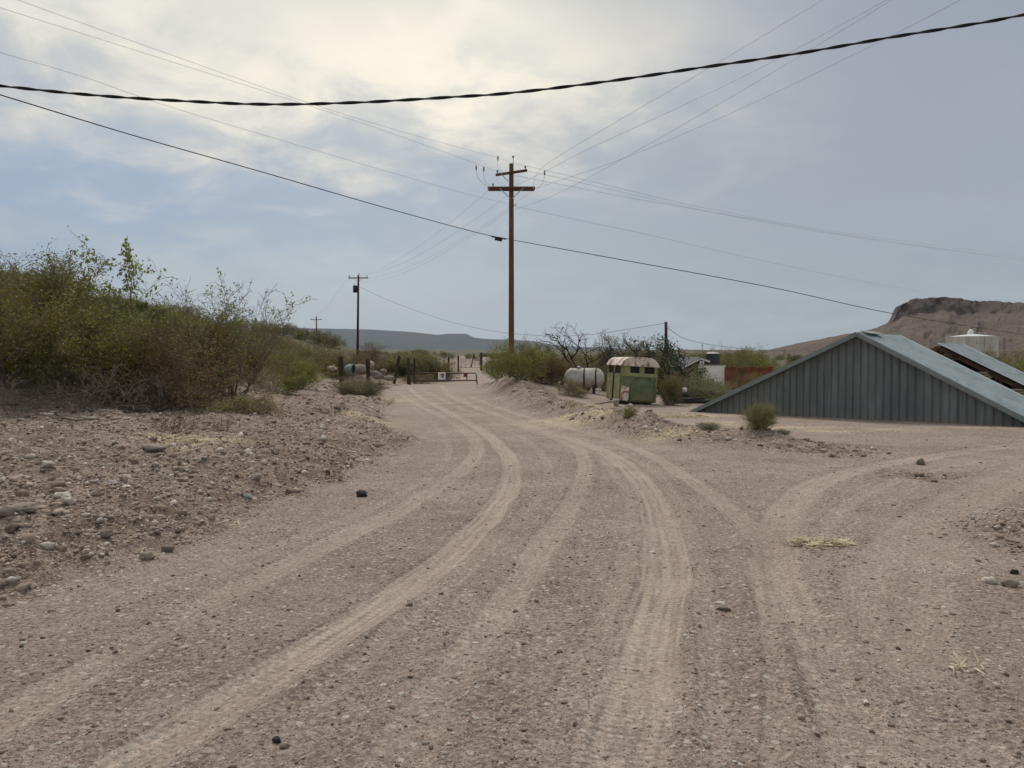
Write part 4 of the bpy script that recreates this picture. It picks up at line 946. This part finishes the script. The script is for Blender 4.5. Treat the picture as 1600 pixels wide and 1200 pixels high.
# upper window band: posts and dark inside
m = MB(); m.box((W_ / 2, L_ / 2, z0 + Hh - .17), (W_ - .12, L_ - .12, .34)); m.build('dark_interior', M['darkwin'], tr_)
for (x_, w__) in ((.18, .40), (.90, .22), (1.53, .14)):
    m = MB(); m.box((x_, .03, z0 + Hh - .16), (w__, .06, .34)); m.build('window_post', M['trailerlight'], tr_)
for y_ in (.1, 1.3, 2.42):
    m = MB(); m.box((.03, y_, z0 + Hh - .16), (.06, .14, .34)); m.build('window_post', M['trailerlight'], tr_)
m = MB(); m.box((W_ / 2, -.012, z0 + Hh - .38), (W_ - .05, .03, .16)); m.build('belt_panel', M['trailerlight'], tr_)
# arched outline on the end wall
m = MB(); pts = [(.42 + .0, -.015, z0 + .1)] + [(.98 - .56 * math.cos(a), -.015, z0 + .62 + .46 * math.sin(a)) for a in np.linspace(0, math.pi, 14)] + [(1.54, -.015, z0 + .1)]
m.tube(pts, .022, 6); m.build('arch_trim', M['trailer'], tr_, True)
m = MB(); m.box((W_ - .04, -.005, z0 + .62), (.09, .05, 1.2)); m.build('corner_post', M['trailerlight'], tr_)
m = MB(); m.add([(.02, -.022, z0 + .08), (.36, -.022, z0 + .02), (.38, -.022, z0 + .62), (.02, -.022, z0 + .70), (.02, -.008, z0 + .08), (.36, -.008, z0 + .02), (.38, -.008, z0 + .62), (.02, -.008, z0 + .70)], [(0, 1, 2, 3), (7, 6, 5, 4), (0, 4, 5, 1), (1, 5, 6, 2), (2, 6, 7, 3), (3, 7, 4, 0)]); m.build('white_patch', M['trailerroof'], tr_)
m = MB(); m.box((-.03, L_ * .49, z0 + .65), (.02, .12, 1.2)); m.build('door_gap', M['darkwin'], tr_)
# rounded roof: arch section along the width
poly = [(-.06, z0 + Hh - .02)] + [(-.06 + (W_ + .12) * u, z0 + Hh + .02 + .37 * (1 - abs(2 * u - 1) ** 5)) for u in np.linspace(0, 1, 18)] + [(W_ + .06, z0 + Hh - .02)]
m = MB(); m.prism(poly, -.08, L_ + .1); rf = m.build('roof', M['trailerroof'], tr_, bevel=.05)
m = MB(); pts = [(.16 - .11 * math.cos(a), -.09, z0 + Hh + .08 + .18 * math.sin(a)) for a in np.linspace(-.3, math.pi + .3, 14)]; m.tube(pts, .022, 6); m.build('rolled_flap', M['trailerroof'], tr_, True)
m = MB(); m.box((W_ / 2, L_ / 2, .1), (W_ * .8, L_ * .9, .12)); m.build('chassis', M['black'], tr_)
for y_ in (.75, 1.6):
    for x_ in (.12, W_ - .12):
        wl = MB(); wl.lathe([(.001, -.09), (.2, -.09), (.3, -.06), (.3, .06), (.2, .09), (.001, .09)], 18, (x_, y_, .2), 'X'); wl.build('wheel', M['black'], tr_, True)
# bucket, plank, scraps
p = at(963, 31.5); e = thing('bucket', 'small white bucket at the left foot of the horse trailer', 'bucket', p)
m = MB(); m.lathe([(.001, 0), (.10, 0), (.135, .27), (.145, .27), (.145, .29), (.125, .29), (.095, .02), (.001, .02)], 20); m.build('pail', M['tankwhite'], e, True)
m = MB(); m.tube([(.14 * math.cos(a), 0.02, .27 + .05 * math.sin(a)) for a in np.linspace(0, math.pi, 8)], .006, 5); m.build('handle', M['galv'], e)
a = Vector((*G(893, 631), 0)); b_ = Vector((*G(962, 637), 0)); a.z = float(HF([a.x], [a.y])[0]) + .05; b_.z = float(HF([b_.x], [b_.y])[0]) + .05
m = MB(); md_ = (a + b_) / 2; dr = b_ - a; m.box(md_, (dr.length, .16, .07), Matrix.Rotation(math.atan2(dr.y, dr.x), 3, 'Z')); tag(m.build('plank', M['greywood'], bevel=.008), 'long grey plank lying in front of the horse trailer', 'plank')
p = at(1083, 33.5, .14); m = MB(); m.box((0, 0, 0), (1.65, .30, .16)); m.box((-.2, .1, .12), (.8, .25, .1), Matrix.Rotation(R(6), 3, 'Y')); m.tube([(-.6, -.1, .1), (.5, .1, .14)], .05, 8)
o = m.build('scrap_beams', M['black'], bevel=.01); o.location = p; tag(o, 'dark heap of scrap beams left of the barn corner', 'scrap')
p = at(1068, 35, .1); m = MB(); m.lathe([(.001, 0), (.2, 0), (.26, .15), (.26, .30), (.18, .45), (.001, .46)], 14); m.box((-.25, 0, .35), (.35, .2, .3), Matrix.Rotation(R(20), 3, 'Y')); o = m.build('engine_block', M['black'], bevel=.01); o.location = p; tag(o, 'black lump of machinery under a white globe', 'scrap')
p = at(1070, 34.5, .62); m = MB(); m.lathe([(.001, -.11), (.06, -.1), (.11, -.04), (.12, .02), (.08, .09), (.001, .12)], 14); o = m.build('white_globe', M['white'], smooth=True); o.location = p; tag(o, 'small white globe on the black machinery', 'globe')
p = at(1051, 44); e = thing('pedestal', 'grey utility pedestal standing in the scrub left of the white wall', 'pedestal', p); m = MB(); m.box((0, 0, .7), (.26, .22, 1.4)); m.build('cabinet', M['concrete'], e, bevel=.01); m = MB(); m.box((0, 0, 1.42), (.32, .28, .05)); m.build('cap', M['galv'], e, bevel=.01)
for (px, py, dd_) in ((712, 574.5, 104), (1054, 633, 32), (1072, 637, 31)):
    pass
# ------------------------------------------------------------------ house, dark tank, white wall, rusty fence
d = 62.0
A_ = P(1045, 574, d + 4); B_ = P(1094, 558.5, d); C_ = P(1104, 562, d - .5); gz = at(1094, d).z
hs = thing('house', 'small dark house with white gable edge half hidden by scrub', 'house', (B_.x, d, gz))
zr = B_.z - gz; ux = A_.x - B_.x; sl_ = (A_.z - B_.z) / ux
m = MB(); m.prism([(ux + .15, -.3), (.62, -.3), (.62, zr - .33), (0.0, zr - .14), (ux + .15, zr + sl_ * (ux + .15) - .14)], .1, 6.0); m.build('wall', M['housedark'], hs)
for x0_, z0_, x1_, z1_ in ((ux, zr + sl_ * ux, 0, zr), (0, zr, .78, zr - .25)):
    m = MB(); ln = math.hypot(x1_ - x0_, z1_ - z0_); m.box(((x0_ + x1_) / 2, -.06, (z0_ + z1_) / 2 - .06), (ln, .06, .22), Matrix.Rotation(-math.atan2(z1_ - z0_, x1_ - x0_), 3, 'Y')); m.build('fascia', M['white'], hs)
    m = MB(); m.box(((x0_ + x1_) / 2, 3.0, (z0_ + z1_) / 2 + .02), (ln, 6.3, .05), Matrix.Rotation(-math.atan2(z1_ - z0_, x1_ - x0_), 3, 'Y')); m.build('roof', M['housedark'], hs)
m = MB(); m.box((.15, .04, zr - .50), (.34, .06, .42)); wn = m.build('window', M['white'], hs); m = MB(); m.box((.15, .0, zr - .50), (.16, .03, .24)); m.build('pane', M['galv'], wn)
d = 66.0; p = at(1113.5, d); e = thing('plastic_tank', 'dark cylindrical water tank with a pale lid beside the house gable', 'tank', p); zt = P(1113, 552.5, d).z - p.z; r_ = 10.8 / F * d
m = MB(); m.lathe([(r_, 0)] + [(r_ + (.02 if k % 2 else 0), zt * k / 12) for k in range(1, 13)], 30); m.build('tank_wall', M['darktank'], e, True)
m = MB(); m.lathe([(r_ + .02, zt), (r_ * .6, zt + .12), (.001, zt + .16)], 30); m.build('lid', M['tankwhite'], e, True)
d = 56.0; p = at(1112.5, d); e = thing('white_wall', 'patchy whitewashed block wall in front of the dark tank', 'wall', p, (0, 0, R(-6))); zt = P(1112, 571, d).z - p.z
m = MB(); wv = 41 / F * d
m.box((0, 0, zt / 2 - .3), (wv, .18, zt + .6)); m.build('masonry', M['whitewall'], e, bevel=.02)
m = MB(); m.box((0, 0, zt + .03), (wv + .06, .22, .05)); m.build('coping', M['concrete'], e)
d = 54.0; p = at(1170, d); e = thing('rusty_fence', 'rusty orange sheet metal fence behind the barn', 'fence', p); zt = P(1170, 574, d).z - p.z; wv = 76 / F * d
k = 0; x_ = -wv / 2
while x_ < wv / 2:
    m = MB(); w__ = .42; hh = zt + .05 * math.sin(k * 2.1)
    V = []; n_ = 9
    for q in range(n_): xx = x_ + w__ * q / (n_ - 1); yy = .02 * math.cos(q * math.pi); V += [(xx, yy, -.2), (xx, yy, hh)]
    m.add(V, [(2 * q, 2 * q + 2, 2 * q + 3, 2 * q + 1) for q in range(n_ - 1)]); m.build('sheet', M['rust'], e); x_ += w__ + .012; k += 1
m = MB(); m.box((0, .06, zt * .8), (wv, .05, .08)); m.build('rail', M['oldwood'], e)
# satellite dish
d = 60; p = P(1056, 557, d); gz = at(1056, d).z; e = thing('satellite_dish', 'white satellite dish tilted beside the dark green tree', 'dish', (p.x, d, gz))
m = MB(); m.lathe([(.001, 0), (.2, .02), (.34, .07), (.42, .12), (.40, .13), (.001, .03)], 20); q = m.build('dish', M['white'], e, True); q.location = (0, 0, p.z - gz); q.rotation_euler = (R(100), R(35), R(70))
m = MB(); m.tube([(.25, 0, 0), (.2, .1, p.z - gz - .2), (0, .05, p.z - gz)], .04, 8); m.build('mast', M['galv'], e)
# ------------------------------------------------------------------ fence posts, gates, drum, boulders
def post(px, d, pytop, w, label, lean=0.0, group=None):
    b_ = at(px, d, -.15); h = P(px, pytop, d).z - b_.z; rg = random.Random(int(px)); m = MB(); k = 6
    m.tube([(lean * h * q / k + rg.uniform(-.015, .015), 0, h * q / k) for q in range(k + 1)], [w * rg.uniform(.85, 1.12) for _ in range(k + 1)], 8)
    o = m.build('fence_post', M['oldwood'], smooth=True); o.location = b_; return tag(o, label, 'fence post', group)
post(533, 55, 557, .17, 'thickest dark fence post left of the teal drum'); post(575, 56, 561, .16, 'dark fence post right of the teal drum')
post(615, 68, 556, .14, 'leaning dark fence post right of the boulder heap', .20); post(638, 72, 559, .12, 'dark fence post just right of the leaning one'); post(647.5, 74, 560, .10, 'thin dark fence post left of the gate bars')
post(701, 92, 557, .13, 'short dark post right above the white sign'); post(716, 100, 556, .12, 'dark post left of the far gate'); post(736, 118, 553, .10, 'small crooked post behind the far gate', .2); post(752, 104, 551, .17, 'thick dark post at the right end of the far gate')
for (a, b_), lb in ((((533, 55), (575, 56)), 'upper fence wire'), (((575, 56), (615, 68)), 'fence wire')):
    for zz in (.5, .9):
        A_ = at(a[0], a[1], 0) if isinstance(a, tuple) else a
        p0 = at(a[0], a[1], zz); p1 = at(b_[0], b_[1], zz); m = MB(); m.tube([p0, (p0 + p1) / 2 - Vector((0, 0, .04)), p1], .008, 5)
        tag(m.build('fence_wire', M['arm']), ('higher' if zz > .6 else 'lower') + (' barbed wire before the teal drum' if a[0] < 550 else ' barbed wire above the boulder heap'), 'fence wire', 'fence wires')
dg = 70.0
gt = thing('pipe_gate', 'low red brown pipe gate with a white sign across the dirt road', 'gate', (0, dg, 0))
def gp(px, py, off=0.0): v_ = P(px, py, dg); return (v_.x, off, v_.z)
m = MB(); cr = [gp(640, 583.5), gp(700, 583.2), gp(740, 583)] + [gp(740 + 4.6 * math.sin(a), 587.6 - 4.6 * math.cos(a)) for a in np.linspace(.3, 1.57, 5)] + [gp(744.8, 592), gp(745.5, 601.5)]
m.tube(cr, .055, 8); m.build('top_rail', M['gatepaint'], gt, True)
m = MB(); m.tube([gp(640, 594.5), gp(744.6, 594.5)], .05, 8); m.build('lower_rail', M['gatepaint'], gt, True)
for x_ in (641, 680, 729.5): m = MB(); m.tube([gp(x_, 583.4), gp(x_, 595.5)], .045, 8); m.build('upright', M['gatepaint'], gt, True)
m = MB(); m.tube([gp(640, 580), gp(640, 606)], .09, 8); m.build('hinge_post', M['oldwood'], gt, True)
a = gp(684.6, 581.6, -.08); b_ = gp(696.2, 593, -.08); m = MB(); m.box(((a[0] + b_[0]) / 2, -.08, (a[2] + b_[2]) / 2), (b_[0] - a[0], .02, a[2] - b_[2])); sg = m.build('white_sign', M['white'], gt)
cx_, _, cz_ = gp(691.5, 586.4); m = MB(); ring = [(cx_ + .17 * math.cos(q) * (1 - .25 * max(0, -math.sin(q))), -.095, cz_ + .17 * math.sin(q) - (.07 if math.sin(q) < -.7 else 0)) for q in np.linspace(0, 2 * math.pi, 20, endpoint=False)]
m.add(ring + [(x, y + .008, z) for x, y, z in ring], [tuple(range(20)), tuple(range(39, 19, -1))]); m.build('sign_print', M['signpink'], sg)
m = MB(); ring = [(cx_ - .02 + .06 * math.cos(q), -.10, cz_ - .05 + .07 * math.sin(q)) for q in np.linspace(0, 2 * math.pi, 12, endpoint=False)]; m.add(ring, [tuple(range(12))]); m.build('sign_print_centre', M['tankwhite'], sg)
a = gp(724.3, 583.5, -.08); b_ = gp(730.6, 589, -.08); m = MB(); m.box(((a[0] + b_[0]) / 2, -.08, (a[2] + b_[2]) / 2), (b_[0] - a[0], .02, a[2] - b_[2])); m.build('red_sign', M['signred'], gt)
dg = 104.0; g2 = thing('far_gate', 'grey barred gate closing the track far behind the low pipe gate', 'gate', (0, dg, 0))
for k, py_ in enumerate((561, 564, 567, 570, 574)): m = MB(); m.tube([gp(720, py_), gp(750, py_)], .03, 6); m.build('bar', M['greywood'], g2)
for x_ in (721, 728, 735, 742, 749): m = MB(); m.tube([gp(x_, 560.5), gp(x_, 575)], .03, 6); m.build('upright', M['greywood'], g2)
a = P(760, 565.5, 100); gz = at(760, 100).z; e = thing('warning_sign', 'small white sign on a post right of the far gate', 'sign', (a.x, 100, gz)); m = MB(); m.tube([(0, 0, 0), (0, 0, a.z - gz)], .04, 6); m.build('sign_post', M['oldwood'], e)
m = MB(); m.add([(-.22, -.05, a.z - gz - .15), (.22, -.05, a.z - gz - .15), (.14, -.05, a.z - gz + .1), (0, -.05, a.z - gz + .28), (-.14, -.05, a.z - gz + .1)] + [(-.22, -.03, a.z - gz - .15), (.22, -.03, a.z - gz - .15), (.14, -.03, a.z - gz + .1), (0, -.03, a.z - gz + .28), (-.14, -.03, a.z - gz + .1)], [(0, 1, 2, 3, 4), (9, 8, 7, 6, 5)] + [(q, q + 5, (q + 1) % 5 + 5, (q + 1) % 5) for q in range(5)]); m.build('sign_board', M['white'], e)
d = 108.0; a = P(760, 563, d); gz = at(773, d).z; e = thing('shed', 'grey shed with a thin white roof edge behind the far gate', 'shed', (a.x, d, gz), (0, 0, R(4)))
hS = a.z - gz; m = MB(); m.prism([(0, -.2), (2.6, -.2), (2.6, hS + .05), (0, hS - .1)], 0, 3.0); m.build('wall', M['shed'], e)
m = MB(); m.box((1.3, 1.4, hS + .08), (3.0, 3.6, .1), Matrix.Rotation(R(-4), 3, 'Y')); m.build('roof', M['white'], e); m = MB(); m.box((.9, -.02, hS * .45), (.7, .04, hS * .8)); m.build('door', M['darkwin'], e)
# teal drum and boulders
d = 56.5; a = P(547, 577, d); e = thing('drum', 'teal metal drum lying on its side between two fence posts', 'drum', a, (0, 0, R(-18)))
m = MB(); m.lathe([(.001, -.42), (.12, -.42), (.24, -.36), (.33, -.2), (.37, .0), (.37, .30), (.34, .30), (.33, .02)], 20, (0, 0, 0), 'X'); m.build('shell', M['teal'], e, True)
m = MB(); m.lathe([(.001, .24), (.34, .24)], 20, (0, 0, 0), 'X'); m.build('open_end', M['darkwin'], e)
m = MB(); d = 58.
BO = [(561, 578, 30, 'broad brown boulder right behind the teal drum', .5), (584, 584, 16, 'rounded boulder right of the second fence post', .7), (592, 588, 18, 'brown boulder in the middle of the heap', .6), (599, 580, 11, 'small boulder on top of the heap', .6), (607, 591, 17, 'flat boulder at the right end of the heap', .5), (580, 569, 11, 'pale boulder standing behind the second fence post', .8), (519, 575, 13, 'pale slab left of the first fence post', .5)]
for q, (px, py, wp, lb, asp) in enumerate(BO):
    p = P(px, py, 58); o = stone(px, 620, 10, M['concrete' if q not in (5, 6) else 'stonewhite'], lb, asp, 60 + q, cat='boulder', name='boulder'); s_ = wp / F * 58 / 2; o.scale = (s_, s_ * .8, s_); gz = at(px, 58).z
    o.location = (p.x, 58, max(p.z, gz + .1))
# white litter and driftwood on the left bank
def lay(px, py, name, label, cat, mat, fn):
    x, y = G(px, py); z_ = float(HF([x], [y])[0]); m = MB(); fn(m); o = m.build(name, mat, bevel=.004); o.location = (x, y, z_ + .03); return tag(o, label, cat)
lay(73, 650, 'white_scrap', 'flat white scrap lying under the leftmost bushes', 'litter', M['bottle'], lambda m: m.box((0, 0, .02), (.24, .12, .03), Matrix.Rotation(R(5), 3, 'Y')))
lay(182, 628, 'white_scrap', 'small white scrap among the twigs left of the brown scrub', 'litter', M['bottle'], lambda m: m.box((0, 0, .02), (.16, .1, .03)))
def br_(L_, seed):
    rg = random.Random(seed)
    return lambda m: m.tube([(L_ * (q / 7 - .5), rg.uniform(-.05, .05), .03 + rg.uniform(-.01, .04)) for q in range(8)], .03, 6, r1=.012)
lay(110, 658, 'dead_branch', 'long bare dead branch lying across the left bank', 'branch', M['twig'], br_(2.0, 1))
lay(25, 637, 'dead_branch', 'short dead branch at the left picture edge', 'branch', M['twig'], br_(1.2, 2))
lay(300, 640, 'dead_branch', 'thin dead branch slanting below the brown scrub', 'branch', M['twig'], br_(1.2, 3))
strawpile('straw', 'yellow straw strewn in front of the horse trailer', 900, 1085, 646, 2600, 21, .8, .28)
# ------------------------------------------------------------------ haze
hb = MB(); hb.box((0, 3000, 250), (19000, 13000, 504)); ho = hb.build('haze', None); tag(ho, kind='stuff')
hz_ = bpy.data.materials.new('haze'); hz_.use_nodes = True; nt = hz_.node_tree; nt.nodes.clear(); pv = nt.nodes.new('ShaderNodeVolumePrincipled'); ou = nt.nodes.new('ShaderNodeOutputMaterial')
pv.inputs['Color'].default_value = (.66, .80, 1.0, 1); pv.inputs['Density'].default_value = .000042; pv.inputs['Anisotropy'].default_value = .2
nt.links.new(pv.outputs[0], ou.inputs['Volume']); ho.data.materials.append(hz_)
